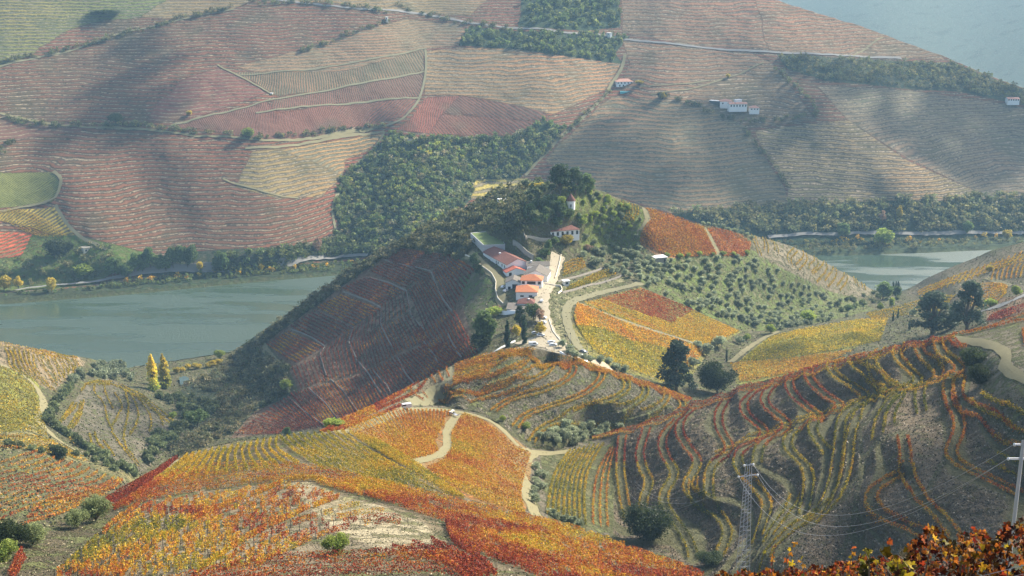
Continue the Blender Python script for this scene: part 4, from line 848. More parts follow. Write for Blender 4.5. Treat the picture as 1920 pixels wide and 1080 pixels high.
def crown_pts(kind, seed):
    h, w, cb, nc, nl, ls, cr, c1, c2 = KIND[kind]; rs = np.random.RandomState(seed * 97 + len(kind))
    P = []; Cc = []; cl = []
    for i in range(nc):
        if kind in ('poplar', 'cypress'):
            z = cb * h + (h - cb * h) * ((i + rs.rand()) / nc); f = (z / h)
            r = w / 2 * (min(1, (f / .12)) * (1 - f ** 2.2) ** .75 if kind == 'poplar' else min(1, f / .15 + .3) * (1 - f ** 2.5) ** .7); a = rs.rand() * 6.28
            kk = .7 if kind == 'poplar' else .55; c = np.array([math.cos(a) * r * kk, math.sin(a) * r * kk, z]); R = np.array([r * .5 + .25, r * .5 + .25, h / nc * 2.6]) * rs.uniform(.7, 1.3 if kind == 'poplar' else 1.1)
        else:
            v = rs.randn(3); v /= np.linalg.norm(v); q = rs.rand() ** .4
            c = v * q * np.array([w / 2 - cr * .6, w / 2 - cr * .6, (h * (1 - cb)) / 2 - cr * .5]); c[2] += h * (1 + cb) / 2
            if kind in ('eucalypt', 'pine'):
                t = rs.rand() ** .8; c[2] = h * (cb + (1 - cb) * t); ww = (w / 2) * (1 - t) ** .45 * (.55 + .45 * rs.rand()); a = rs.rand() * 6.28; c[0] = math.cos(a) * ww; c[1] = math.sin(a) * ww
            if c[2] < cr * .6: c[2] = cr * .6
            R = cr * (.7 + .6 * rs.rand()) * np.array([1, 1, .8])
        n = int(nl * (.7 + .6 * rs.rand())); d = rs.randn(n, 3); d /= np.linalg.norm(d, axis=1)[:, None]; d *= (rs.rand(n) ** .33)[:, None]
        P.append(c + d * R); m = np.clip(rs.rand() * .6 + .4 * rs.rand(n), 0, 1)
        if kind == 'poplar': m = np.clip(1.1 - 1.5 * P[-1][:, 2] / h + .3 * rs.randn(n), 0, 1)
        Cc.append(np.array(c1)[None] * (1 - m[:, None]) + np.array(c2)[None] * m[:, None]); cl.append(c)
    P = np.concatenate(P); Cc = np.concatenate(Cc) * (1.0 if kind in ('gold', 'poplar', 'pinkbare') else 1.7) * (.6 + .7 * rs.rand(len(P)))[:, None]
    P[:, 2] = np.maximum(P[:, 2], .15)
    return P, Cc, cl, rs
def tree_meshes(kind, seed):
    P, Cc, cl, rs = crown_pts(kind, seed); h, w, cb = KIND[kind][:3]; ls = KIND[kind][5]
    crown = leaf_mesh(kind + '_crown', quads(P, ls * (.6 + .8 * rs.rand(len(P))), rs, .2), Cc, M_TREE)
    parts = [tube([(0, 0, -.8), (.05 * h * .3, 0, h * .3), (0, .03 * h, h * .55), (0, 0, h * .8)], [h * .03, h * .022, h * .014, h * .005])]
    for c in cl[::2]: parts.append(tube([(0, 0, h * max(.08, cb * .7)), np.array(c) * .5 + (0, 0, h * .1), c], [h * .014, h * .008, h * .003], 4))
    v, f = join(parts); trunk = mesh_np(kind + '_trunk', v, f, M_BARK, True)
    both = join([(np.array([q.co for q in crown.vertices]), np.arange(len(P) * 4).reshape(-1, 4)), (v, f)])
    col = np.concatenate([np.repeat(Cc, 4, 0), np.tile(np.array([[.1, .08, .06]]), (len(v), 1))])
    one = mesh_np(kind, both[0], both[1], M_TREE, False, dict(Col=col))
    return crown, trunk, one
PROTO = {}
def proto(kind, v):
    if (kind, v) not in PROTO: PROTO[(kind, v)] = tree_meshes(kind, v)
    return PROTO[(kind, v)]
NAMEOF = dict(olivenear='olive_tree', limenear='shrub', oaknear='oak_tree', olive='olive_tree', shrub='shrub', greyshrub='shrub', holm='oak_tree', broad='broadleaf_tree', lime='broadleaf_tree', gold='autumn_tree', pinkbare='autumn_tree', poplar='poplar_tree', cypress='cypress_tree', eucalypt='eucalyptus_tree', pine='pine_tree')
CATOF = dict(shrub='shrub', cypress_tree='tree')
TR = np.random.RandomState(4)
def plant(kind, pc, px, py, label, hm=None, wm=None, group=None, parts=False, sink=.2):
    """hm, wm: height and width in metres of this one"""
    x, y, z = [float(q) for q in G(pc, px, py)]
    return plant_at(kind, x, y, z, label, hm, wm, group, parts, sink)
def plant_at(kind, x, y, z, label, hm=None, wm=None, group=None, parts=False, sink=.2):
    h, w = KIND[kind][:2]; v = TR.randint(0, 4); cr, tr, one = proto(kind, v)
    sz = (hm or h) / h; sw = (wm / w) if wm else sz
    nm = NAMEOF[kind]
    if parts:
        r = D.objects.new(nm, None); link(r); a = link(D.objects.new('crown', cr), r); b = link(D.objects.new('trunk', tr), r)
    else: r = link(D.objects.new(nm, one))
    r.location = (x, y, z - sink); r.rotation_euler = (0, 0, TR.rand() * 6.28); r.scale = (sw, sw, sz)
    return tag(r, label, 'shrub' if nm == 'shrub' else 'tree', group)
def scatter(pc, poly, n, rs, mind=0.0):
    poly = [tuple(p) for p in poly]; xs = [p[0] for p in poly]; ys = [p[1] for p in poly]; out = []
    k = 0
    while len(out) < n and k < n * 60:
        k += 1; a = rs.uniform(min(xs), max(xs)); b = rs.uniform(min(ys), max(ys))
        if not pip(np.array([a]), np.array([b]), poly)[0]: continue
        if mind and any((a - q[0]) ** 2 + ((b - q[1]) * 1.5) ** 2 < mind * mind for q in out): continue
        out.append((a, b))
    return out
FRS = np.random.RandomState(11)
# --- the trees one can tell apart: kind, landform, photo x, y of the foot, height, width, label
TREES = [
 ('poplar','M',287,733,27,8.5,'taller golden poplar with green skirt standing left by the river mouth pond'),
 ('poplar','M',309,728,26,8.5,'shorter golden poplar right of its twin beside the small pond'),
 ('gold','M',322,670,6,6,'small golden tree by the railway just behind the two poplars'),
 ('lime','M',412,672,8,9,'yellow green tree at the right end of the railway embankment'),
 ('broad','M',370,800,12,14,'dark green broad tree alone in the shaded valley bottom'),
 ('lime','M',325,785,5,5,'pale green small tree at the foot of the round terraced spur'),
 ('lime','M',537,735,9,8,'yellow green tree in the hollow at the edge of the shaded slope'),
 ('holm','M',112,862,7,8,'dark round bush at the corner above the sparse orange field'),
 ('lime','B',625,800,3,7,'bright yellow green bush on the left edge of the ridge'),
 ('broad','M',540,818,6,6,'small grey green tree just behind the yellow knoll'),
 ('greyshrub','M',535,822,4,8,'low grey green bush clump behind the yellow knoll crest'),
 ('eucalypt','M',1268,736,28,19,'tall dark eucalyptus with open top standing in the hollow beyond the ridge'),
 ('oaknear','M',1345,738,20,23,'dark broad tree right of the tall eucalyptus in the hollow'),
 ('eucalypt','M',1748,628,26,28,'wide dark tree at the bend left of the tallest tree below the road'),
 ('eucalypt','M',1812,620,29,21,'tall dark tree with layered crown beside the curving road'),
 ('broad','M',1655,562,17,18,'large grey green tree at the river mouth'),
 ('broad','M',1680,560,12,10,'smaller brownish tree right of the large river mouth tree'),
 ('lime','M',1515,603,9,11,'bright green round tree at the lower edge of the olive grove'),
 ('lime','M',1445,625,7,7,'pale lime tree below the olive grove beside the track'),
 ('broad','M',1590,585,6,8,'dark green bush cluster near the valley floor'),
 ('lime','M',1650,582,7,6,'yellow green tree on the valley floor'),
 ('lime','M',1672,575,8,6,'yellow green tree right of its neighbour on the valley floor'),
 ('lime','M',1905,555,8,6,'green tree inside the bend of the road at the far right'),
 ('lime','M',1857,575,6,8,'round green bush left of the bend of the road'),
 ('olive','M',1710,592,6,7,'grey olive tree beside the yellow strips left of the tall dark trees'),
 ('gold','M',1855,510,6,6,'dark golden shrub on the crest above the far right terraces'),
 ('olive','M',1300,690,7,8,'grey olive tree between the two dark trees of the hollow'),
 ('olive','M',1325,668,8,9,'large silver olive tree at the corner where three fields meet'),
 ('olive','M',1345,650,8,10,'topmost silver olive tree where the field tracks meet'),
 ('olive','M',1310,655,6,7,'silver olive tree beside the lower tip of the striped field'),
 ('olive','M',1388,645,6,7,'grey olive tree alone beside the pale field track'),
 ('lime','M',1400,638,5,6,'lime green bush next to the field track'),
 ('oaknear','B',1213,1012,13,18,'large dark oak standing in the gully beyond the red vines'),
 ('oaknear','B',1330,1060,4.5,9,'dark rounded bush at the foot of the terraced hill'),
 ('oaknear','B',1825,690,8,11,'dark evergreen tree at the top of the terraced hill, upper of the pair'),
 ('oaknear','B',1835,722,8,8,'dark evergreen bush just below the hilltop tree'),
 ('olivenear','A',180,978,5.5,6.5,'grey green olive tree on the shaded bank left of the near vines'),
 ('olivenear','A',145,990,4.2,5,'smaller olive tree left of its larger neighbour on the shaded bank'),
 ('olivenear','A',62,1022,4.4,6,'round olive bush on the bank at the lower left'),
 ('oaknear','A',20,1024,5,7,'dark bushy tree at the left edge of the lower bank'),
 ('limenear','A',5,1050,4,6,'bright green bush in the lower left corner'),
 ('limenear','A',632,1042,4.5,5,'yellow green sapling standing among the dark red vines'),
 ('cypress','M',951,652,14,3.4,'dark slim cypress left of its pair below the white house'),
 ('cypress','M',983,645,15,3.2,'dark slim cypress beside the parked cars'),
 ('cypress','M',984,424,16,2.8,'tall lone cypress beside the hilltop villa drive'),
 ('pine','M',975,612,12,7,'dense dark conifer below the lowest white house'),
 ('broad','M',1000,600,10,9,'tall bushy tree hiding the lowest farm roofs'),
 ('broad','M',905,648,20,16,'large mottled tree on the slope left of the cypresses'),
 ('holm','M',900,655,9,13,'dark bush beneath the large mottled tree'),
 ('lime','M',926,592,6,10,'yellow green bush beside the lowest farm building'),
 ('gold','M',1013,628,8,6,'yellow tree between the cypress and the parked cars'),
 ('gold','M',969,630,7,5,'small yellow tree left of the second cypress'),
 ('pinkbare','M',962,628,6,5,'reddish bare shrub between the two cypresses'),
 ('pinkbare','M',1012,603,9,8,'brownish thin tree behind the yellow tree'),
 ('pine','M',890,505,11,8,'dark green conifer left of the long winery'),
 ('pine','M',900,515,7,6,'smaller dark conifer at the corner of the winery lane'),
 ('pine','M',1050,364,20,17,'dense dark conifer on the estate hilltop'),
 ('pine','M',1078,366,18,14,'dark conifer right of the hilltop clump'),
 ('cypress','M',1052,352,16,4,'pointed conifer tip rising over the hilltop clump'),
 ('broad','M',1098,365,15,14,'olive green tree at the right end of the hilltop clump'),
 ('gold','M',1062,460,9,9,'yellow tree below the hilltop villa'),
 ('broad','M',1040,462,7,6,'dark tree hiding the front of the hilltop villa'),
 ('broad','M',1025,482,6,8,'green bush above the farm buildings'),
 ('broad','M',1028,470,8,6,'shaggy dark tree in front of the villa door'),
 ('pine','M',1047,410,13,7,'dark conifer behind the hilltop villa'),
 ('lime','M',1052,388,8,6,'lime tree left of the round white tower'),
 ('gold','M',1012,355,6,8,'yellow shrub on the left shoulder of the hilltop'),
 ('gold','M',1000,352,5,7,'second yellow shrub on the left shoulder of the hilltop'),
 ('pinkbare','M',1105,472,6,7,'reddish bare tree below the villa garden'),
 ('lime','M',1090,425,7,8,'pale green tree right of the villa roof'),
 ('olive','M',1116,500,7,9,'large olive tree above the garden terraces'),
 ('broad','M',1010,495,5,7,'dark bush behind the long winery roof'),
 ('pinkbare','F',594,482,22,14,'pinkish bare tree rising from the far bank scrub'),
 ('gold','F',97,548,18,10,'tall golden tree at the water edge of the far bank'),
 ('gold','F',8,545,17,14,'golden tree at the left edge of the far bank'),
 ('gold','F',35,543,14,9,'small golden tree right of the left edge tree on the far bank'),
 ('gold','F',376,507,12,7,'small yellow tree beside the riverside road'),
 ('gold','F',489,495,9,7,'little yellow tree on the bank below the riverside road'),
 ('lime','F',158,520,14,22,'broad yellow green tree on the far bank'),
 ('holm','F',103,482,20,24,'large dark round tree beside the ruined house'),
 ('holm','F',130,470,10,12,'dark round tree right of the large one by the ruined house'),
 ('holm','F',218,234,13,17,'dark clump where the hillside tracks meet'),
 ('gold','F',355,218,7,7,'tiny yellow tree beside the hillside track'),
 ('lime','F',465,262,13,14,'green tree at the end of the hillside hedge'),
 ('holm','F',200,26,6,46,'dark hedge clump among the top left terraces'),
 ('gold','F',1242,188,10,9,'reddish round tree between the two hillside farms'),
 ('holm','F',1240,186,9,14,'dark tree left of the reddish round tree'),
 ('gold','F',1365,147,6,6,'tiny yellow tree on the upper terraces'),
 ('gold','F',1199,158,7,10,'yellow shrubs beside the upper hillside villa'),
 ('lime','F',1656,462,22,22,'broad green tree on the embankment below the riverside road'),
 ('gold','F',1888,450,13,12,'yellow brown tree beside the riverside road at right'),
 ('gold','F',1685,414,20,7,'pale yellow poplar in the scrub above the riverside road'),
 ('broad','F',1580,446,18,16,'dark tree straddling the riverside road'),
 ('broad','F',1813,440,16,12,'green tree above the riverside road at right'),
 ('pinkbare','F',1655,418,16,10,'rusty tree in the scrub above the riverside road'),
]
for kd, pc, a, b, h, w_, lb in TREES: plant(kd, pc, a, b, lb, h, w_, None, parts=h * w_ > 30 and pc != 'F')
# --- rows and groves: kind, landform, polygon or line, count, heights, group, label
def grove(kind, pc, poly, n, h0, h1, group, label, mind=0, wr=1.1):
    for a, b in scatter(pc, poly, n, FRS, mind):
        h = FRS.uniform(h0, h1); plant(kind, pc, a, b, label, h, h * wr * FRS.uniform(.85, 1.2), group)
def line(kind, pc, pts, n, h0, h1, group, label, jit=3, wr=1.1):
    q = resample(np.array(pts, float), 1.0); idx = np.linspace(0, len(q) - 1, n).astype(int)
    for n_, i in enumerate(idx):
        h = FRS.uniform(h0, h1); plant(kind, pc, q[i, 0] + FRS.randn() * jit, q[i, 1] + FRS.randn() * jit * .6, ordn('line ' + group) + ' ' + label + (', from the left' if q[-1, 0] > q[0, 0] + 40 else ', from the top'), h, h * wr * FRS.uniform(.85, 1.2), group)
gr = 'olive trees of the estate grove'
grove('olive', 'M', [(1205,500),(1245,490),(1300,492),(1400,482),(1425,490),(1480,520),(1560,560),(1600,575),(1560,598),(1470,605),(1440,615),(1385,612),(1290,575),(1205,533)], 165, 3.8, 5.2, gr, 'grey green olive tree in the large grove below the small stone hut', 8)
grove('olive', 'M', [(1100,475),(1150,470),(1210,478),(1235,500),(1205,530),(1170,525),(1130,505),(1085,480)], 34, 4.2, 5.6, gr, 'grey green olive tree on the terraces between the villa and the stone hut', 8)
grove('lime', 'M', [(1090,395),(1100,360),(1140,372),(1190,398),(1195,440),(1130,440),(1100,420)], 36, 2.6, 4.6, 'light green bushes right of the round tower', 'light green bush on the slope right of the round tower', 8)
grove('greyshrub', 'M', [(1100,352),(1160,374),(1205,395),(1195,440),(1200,475),(1150,470),(1080,455),(1120,420)], 22, 3.0, 4.6, 'grey green bushes on the hilltop shoulder', 'grey green bush on the sunny shoulder of the estate hilltop', 12)
grove('shrub', 'M', [(985,350),(1040,346),(1040,400),(1010,425),(990,400)], 26, 4, 7, 'dark shrubs on the hilltop left of the tower', 'dark shrub on the hilltop between the cypress and the conifer clump', 7)
grove('broad', 'M', [(990,385),(1060,395),(1100,420),(1060,425),(1000,428)], 12, 5, 8, 'garden trees behind the villa', 'green garden tree on the slope behind the hilltop villa', 10)
line('olive', 'M', [(1320,421),(1345,425),(1370,431),(1395,439),(1410,450)], 9, 3, 4.5, 'olive trees along the shoulder edge', 'small olive tree on the rim of the estate shoulder', 2)
line('lime', 'M', [(1250,484),(1300,482),(1340,480),(1400,480)], 8, 3, 4.5, 'lime bushes below the orange field', 'yellow green bush along the lower edge of the orange shoulder field', 3)
grove('olive', 'K', [(1008,826),(1050,800),(1100,798),(1172,800),(1165,812),(1110,825),(1060,832),(1015,835)], 30, 3.4, 4.6, 'silver olive trees in the gully', 'silver olive tree in the clump in the gully between knoll and terraced hill', 8)
line('lime', 'K', [(985,806),(975,795),(945,790)], 2, 2.5, 3.5, 'dry bushes at the knoll foot', 'dry yellowish bush at the foot of the centre knoll', 1)
grove('olive', 'B', [(1000,870),(1020,880),(1025,925),(1005,930),(1000,960),(1030,985),(1010,980),(995,940)], 12, 2.6, 3.8, 'olive bushes beside the gully track', 'small olive bush beside the pale track in the gully', 9)
line('greyshrub', 'B', [(1035,968),(1060,978),(1085,985)], 5, 2.2, 3.2, 'grey bushes at the gully mouth', 'low grey bush where the gully meets the near vines', 2)
line('olive', 'M', [(1050,654),(1075,668),(1100,672),(1130,680),(1165,695),(1185,705)], 12, 3.5, 5.5, 'olive bushes along the lower drive', 'olive bush on the verge of the lower estate drive', 4)
line('cypress', 'M', [(1670,551),(1688,546)], 5, 8, 13, 'row of small cypresses at the river mouth', 'small dark cypress in the row at the river mouth', .5, .25)
for a, b, t_ in ((1674, 602, 'small cypress left of the other two on the grassy mound'), (1683, 596, 'middle small cypress on the grassy mound'), (1705, 618, 'small cypress on the mound nearest the tall dark trees')): plant('cypress', 'M', a, b, t_, 7, 1.6)
plant('cypress', 'M', 1362, 678, 'thin dark post like cypress at the corner of the green field', 9, 1.3)
grove('shrub', 'M', [(1560,590),(1640,575),(1700,560),(1640,550),(1580,560)], 16, 3, 5.5, 'bushes on the valley floor', 'bush on the floor of the side valley near the river', 6)
grove('greyshrub', 'M', [(1430,625),(1500,612),(1580,596),(1640,585),(1560,600),(1470,607)], 22, 3, 4.5, 'grey bushes above the green field', 'grey bush in the belt above the green and yellow field', 6)
# valley on the left
grove('greyshrub', 'M', [(175,688),(215,682),(255,700),(255,718),(240,722),(165,708),(140,722),(120,735),(135,710)], 34, 4, 7, 'grey green bushes above the river bend', 'grey green bush between the striped spur and the river', 6)
line('shrub', 'M', [(135,725),(120,745),(105,760),(95,775),(92,795),(105,805),(130,820),(150,835),(180,855),(205,868),(235,885),(255,895)], 34, 3.5, 6, 'bushes along the left valley gully', 'green bush in the line along the gully beside the round spur', 3)
line('shrub', 'M', [(20,838),(50,843),(75,846),(150,858),(180,870),(210,880),(240,888)], 12, 2.5, 4, 'shrubs on the bank above the sparse field', 'small shrub on the bank above the sparse orange field', 3)
grove('shrub', 'M', [(290,745),(345,740),(400,760),(420,780),(350,790),(330,775)], 34, 3.5, 6, 'bushes on the shaded valley floor', 'blue green bush on the shaded valley floor', 5)
grove('shrub', 'M', [(335,800),(360,800),(330,830),(300,850),(280,880),(265,860),(285,830),(290,815)], 20, 3.5, 6.5, 'dark bushes at the foot of the round spur', 'dark bush at the right foot of the round terraced spur', 5)
line('gold', 'M', [(330,700),(355,694),(390,690),(410,682)], 8, 4, 6, 'golden scrub on the railway embankment', 'golden bush on the embankment behind the pond', 2)
# far bank
g_ = 'tall trees lining the riverside road'; l_ = 'tall dark green tree in the line along the riverside road'
for a, b in ((212,518),(225,512),(240,522),(252,508),(268,514),(283,505),(298,510),(312,512),(325,505),(338,500),(352,503),(364,498),(410,498),(422,500)): plant('broad', 'F', a, b, ordn('x' + g_) + ' ' + l_ + ', from the left', FRS.uniform(17, 25), FRS.uniform(11, 16), g_)
# --- countless: forest, scrub, far bushes as single masses
def mass(name, label, items, cat, leaves=70):
    """items: kind, landform, polygon, count, h0, h1"""
    Vs = []; Cs = []; rs = np.random.RandomState(len(items) * 7 + 1)
    for kind, pc, poly, n, h0, h1 in items:
        pts = np.array(scatter(pc, poly, n, rs)); x, y, z = G(pc, pts[:, 0], pts[:, 1])
        base = []
        for v in range(4):
            P, Cc, _, r_ = crown_pts(kind, v + 20); k = r_.permutation(len(P))[:leaves]; base.append((P[k] / KIND[kind][0], Cc[k]))
        for i in range(len(x)):
            P, Cc = base[rs.randint(4)]; h = rs.uniform(h0, h1); a = rs.rand() * 6.28; ca, sa = math.cos(a), math.sin(a)
            Q = np.stack([P[:, 0] * ca - P[:, 1] * sa, P[:, 0] * sa + P[:, 1] * ca, P[:, 2]], 1) * h
            w_ = rs.uniform(.9, 1.3); Q[:, :2] *= w_
            Vs.append(quads(Q + (x[i], y[i], z[i] - .3), h * .26 * (.6 + .7 * rs.rand(len(Q))), rs, .3)); Cs.append(Cc * rs.uniform(.45, 1.15) * np.array([1 + .35 * rs.rand(), 1.0, .9]))
    me = leaf_mesh(name, np.concatenate(Vs), np.concatenate(Cs), M_TREE)
    return tag(link(D.objects.new(name, me)), label, cat, None, 'stuff')
FP = [(735,250),(790,262),(850,258),(960,258),(1020,228),(1062,240),(1000,310),(975,335),(890,340),(885,375),(830,425),(760,470),(690,482),(600,464),(640,430),(625,400),(640,340),(660,320)]
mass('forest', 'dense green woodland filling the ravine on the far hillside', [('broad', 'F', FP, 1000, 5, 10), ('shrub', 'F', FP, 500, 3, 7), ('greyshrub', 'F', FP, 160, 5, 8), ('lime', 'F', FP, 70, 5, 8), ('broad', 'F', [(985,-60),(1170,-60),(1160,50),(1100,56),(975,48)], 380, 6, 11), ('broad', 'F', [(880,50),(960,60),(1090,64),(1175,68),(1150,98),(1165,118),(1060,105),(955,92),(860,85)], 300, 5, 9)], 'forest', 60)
mass('hillside_scrub', 'green scrub on the upper right shoulder of the far hillside', [('shrub', 'F', [(1455,103),(1550,109),(1700,118),(1790,120),(1850,143),(1920,168),(2000,190),(2000,215),(1890,190),(1800,170),(1700,165),(1550,150),(1475,128)], 600, 4, 8)], 'scrub', 40)
mass('riverside_scrub', 'dark scrub along the foot of the far hillside by the river', [('shrub', 'F', [(1255,402),(1400,388),(1650,376),(1800,372),(2000,366),(2000,436),(1800,433),(1560,436),(1450,442),(1380,434)], 750, 5, 11),
   ('shrub', 'F', [(1450,458),(1560,453),(1700,450),(2000,448),(2000,452),(1860,459),(1700,467),(1560,472),(1510,472)], 300, 2.5, 5), ('gold', 'F', [(1500,455),(1700,445),(1900,445),(1700,462)], 14, 4, 8),
   ('broad', 'F', [(230,529),(450,505),(680,491),(690,502),(620,507),(400,524),(200,543),(10,556),(10,553),(170,543)], 330, 3, 5.5), ('gold', 'F', [(230,530),(450,506),(680,492),(680,500),(400,520),(200,540)], 26, 4, 7),
   ('broad', 'F', [(400,490),(520,470),(640,452),(690,465),(690,478),(500,492),(400,505)], 260, 5, 10), ('shrub', 'F', [(0,495),(60,478),(200,455),(230,500),(170,528),(60,538),(0,540)], 90, 3, 7)], 'scrub', 45)
HL = [[(0,222),(60,234),(130,238),(230,238)], [(230,236),(330,244),(430,252),(480,262),(560,255)], [(0,120),(60,104),(130,92),(230,66),(320,42),(440,14)], [(460,6),(600,8),(700,16),(730,30)], [(560,100),(640,70),(730,38)], [(745,14),(860,42),(960,54)], [(1390,238),(1410,262),(1430,290),(1450,312),(1470,340),(1480,352)], [(1385,232),(1440,228),(1500,222),(1535,212)], [(1535,212),(1520,190),(1490,165),(1475,145),(1455,128)], [(1300,195),(1330,215),(1385,230)], [(1230,178),(1290,195),(1320,198)], [(1145,170),(1060,252),(1000,305)], [(20,300),(0,280),(30,262)], [(560,255),(640,245),(720,238)]]
Z_ = []
for l in HL:
    q = np.array(l, float)
    for a, b in zip(q[:-1], q[1:]): Z_.append(('shrub', 'F', [(a[0], a[1] - 3), (b[0], b[1] - 3), (b[0], b[1] + 4), (a[0], a[1] + 4)], max(3, int(np.hypot(*(b - a)) / 5)), 3.5, 7.5))
mass('hedgerow_scrub', 'dark bushes strung along the tracks of the far hillside', Z_, 'scrub', 45)
SL = [(345,722),(400,700),(440,665),(480,640),(520,610),(560,582),(600,555),(640,525),(680,500),(720,475),(745,462),(700,492),(640,535),(540,612),(495,645),(500,670),(540,690),(545,735),(480,770),(430,815),(330,860),(310,840),(380,800),(420,770),(400,740)]
mass('slope_scrub', 'grey green scrub covering the shaded slope above the pond', [('greyshrub', 'M', SL, 700, 2.6, 5), ('shrub', 'M', SL, 250, 3, 5.5), ('greyshrub', 'M', [(470,640),(560,578),(620,533),(680,493),(760,452),(820,418),(835,428),(760,468),(690,505),(600,570),(490,642)], 170, 3, 5.5),
   ('shrub', 'M', [(745,462),(820,418),(890,384),(940,358),(985,352),(985,440),(960,450),(900,432),(880,440),(885,470),(860,490),(760,468)], 330, 3, 7), ('greyshrub', 'M', [(820,425),(890,388),(940,362),(980,356),(940,380),(880,420)], 60, 3, 6)], 'scrub', 60)
for i_ in range(1): pass
# ------------------------------------------------------------------ buildings
def tile_material(name, col, dark=.55):
    m = mat(name); g = N(m)
    pos = g.n('ShaderNodeNewGeometry').outputs['Position']; n1 = g.noise(1.1, 4, pos, .7); n2 = g.noise(6, 2, pos)
    v = g.m('ADD', dark, g.m('ADD', g.m('MULTIPLY', n1, .6), g.m('MULTIPLY', n2, .35)))
    c = g.mix(1.0, (*col, 1), g.gray(v), 'MULTIPLY')
    oc = g.n('ShaderNodeTexCoord').outputs['Object']
    w1 = g.n('ShaderNodeTexWave', wave_type='BANDS', bands_direction='X', i={'Vector': oc, 'Scale': 1.3, 'Distortion': .4}).outputs['Fac']
    bp = g.n('ShaderNodeBump', i={'Strength': .5, 'Distance': .15, 'Height': g.m('ADD', w1, n2)})
    b = g.n('ShaderNodeBsdfPrincipled', i={'Base Color': c, 'Roughness': .85, 'Specular IOR Level': .2, 'Normal': bp.outputs[0]}); g.out(b.outputs[0]); return m
M_WHITE = flat_material('whitewash', (.80, .79, .76), .9, .10, .8, .1); M_OR = tile_material('orange_tiles', (.5, .185, .085)); M_BR = tile_material('old_brown_tiles', (.19, .085, .065)); M_GR = tile_material('weathered_grey_tiles', (.17, .15, .125)); M_PK = tile_material('faded_pink_tiles', (.5, .27, .2))
M_RD = tile_material('red_tiles', (.42, .12, .075)); M_STONE = flat_material('schist_stone', (.27, .25, .2), .95, .5, 1.5, .8); M_DSTONE = flat_material('dark_schist_stone', (.19,.17,.14), .95, .5, 1.5, .8); M_PALE = flat_material('pale_render', (.62, .56, .44), .9, .25, 1.0); M_DARK = flat_material('dark_opening', (.03, .03, .033), .4, .2, 2.0)
M_GRASS = flat_material('lawn', (.11, .15, .045), 1.0, .5, .8, .6); M_FR = flat_material('painted_frame', (.12, .15, .12), .6, .1); M_CONC = flat_material('concrete', (.45, .44, .42), .9, .2, 1.5); M_STEEL = flat_material('galvanised_steel', (.42, .43, .45), .5, .15, 2.0, .1, .4)
M_POOL = flat_material('pool_water', (.12, .5, .55), .1, .05, 1.0, .05)
def at_z(px, py, z):
    u, s = us(px, py); Y = (CZ - z) / -float(s); return np.array([float(u) * Y, Y])
def at_y(px, py, Y):
    u, s = us(px, py); return np.array([float(u) * Y, Y, CZ + float(s) * Y])
def frame(o, M): return M
class Box:
    def __init__(s): s.V = []; s.F = []
    def poly(s, pts): i = len(s.V); s.V += [tuple(map(float, p)) for p in pts]; s.F.append(tuple(range(i, i + len(pts))))
    def box(s, x0, x1, y0, y1, z0, z1):
        i = len(s.V); s.V += [(x, y, z) for z in (z0, z1) for y in (y0, y1) for x in (x0, x1)]
        s.F += [tuple(i + k for k in f) for f in ((0, 2, 3, 1), (4, 5, 7, 6), (0, 1, 5, 4), (2, 6, 7, 3), (0, 4, 6, 2), (1, 3, 7, 5))]
    def bar(s, a, b, r):
        a = np.array(a, float); b = np.array(b, float); v, f = tube([a, b], [r, r], 4); i = len(s.V); s.V += [tuple(q) for q in v]; s.F += [tuple(int(k) + i for k in q) for q in f]
    def build(s, name, m, parent=None, smooth=False):
        me = D.meshes.new(name); me.from_pydata(s.V, [], s.F); me.materials.append(m); me.update()
        if smooth:
            for p in me.polygons: p.use_smooth = True
        return link(D.objects.new(name, me), parent)
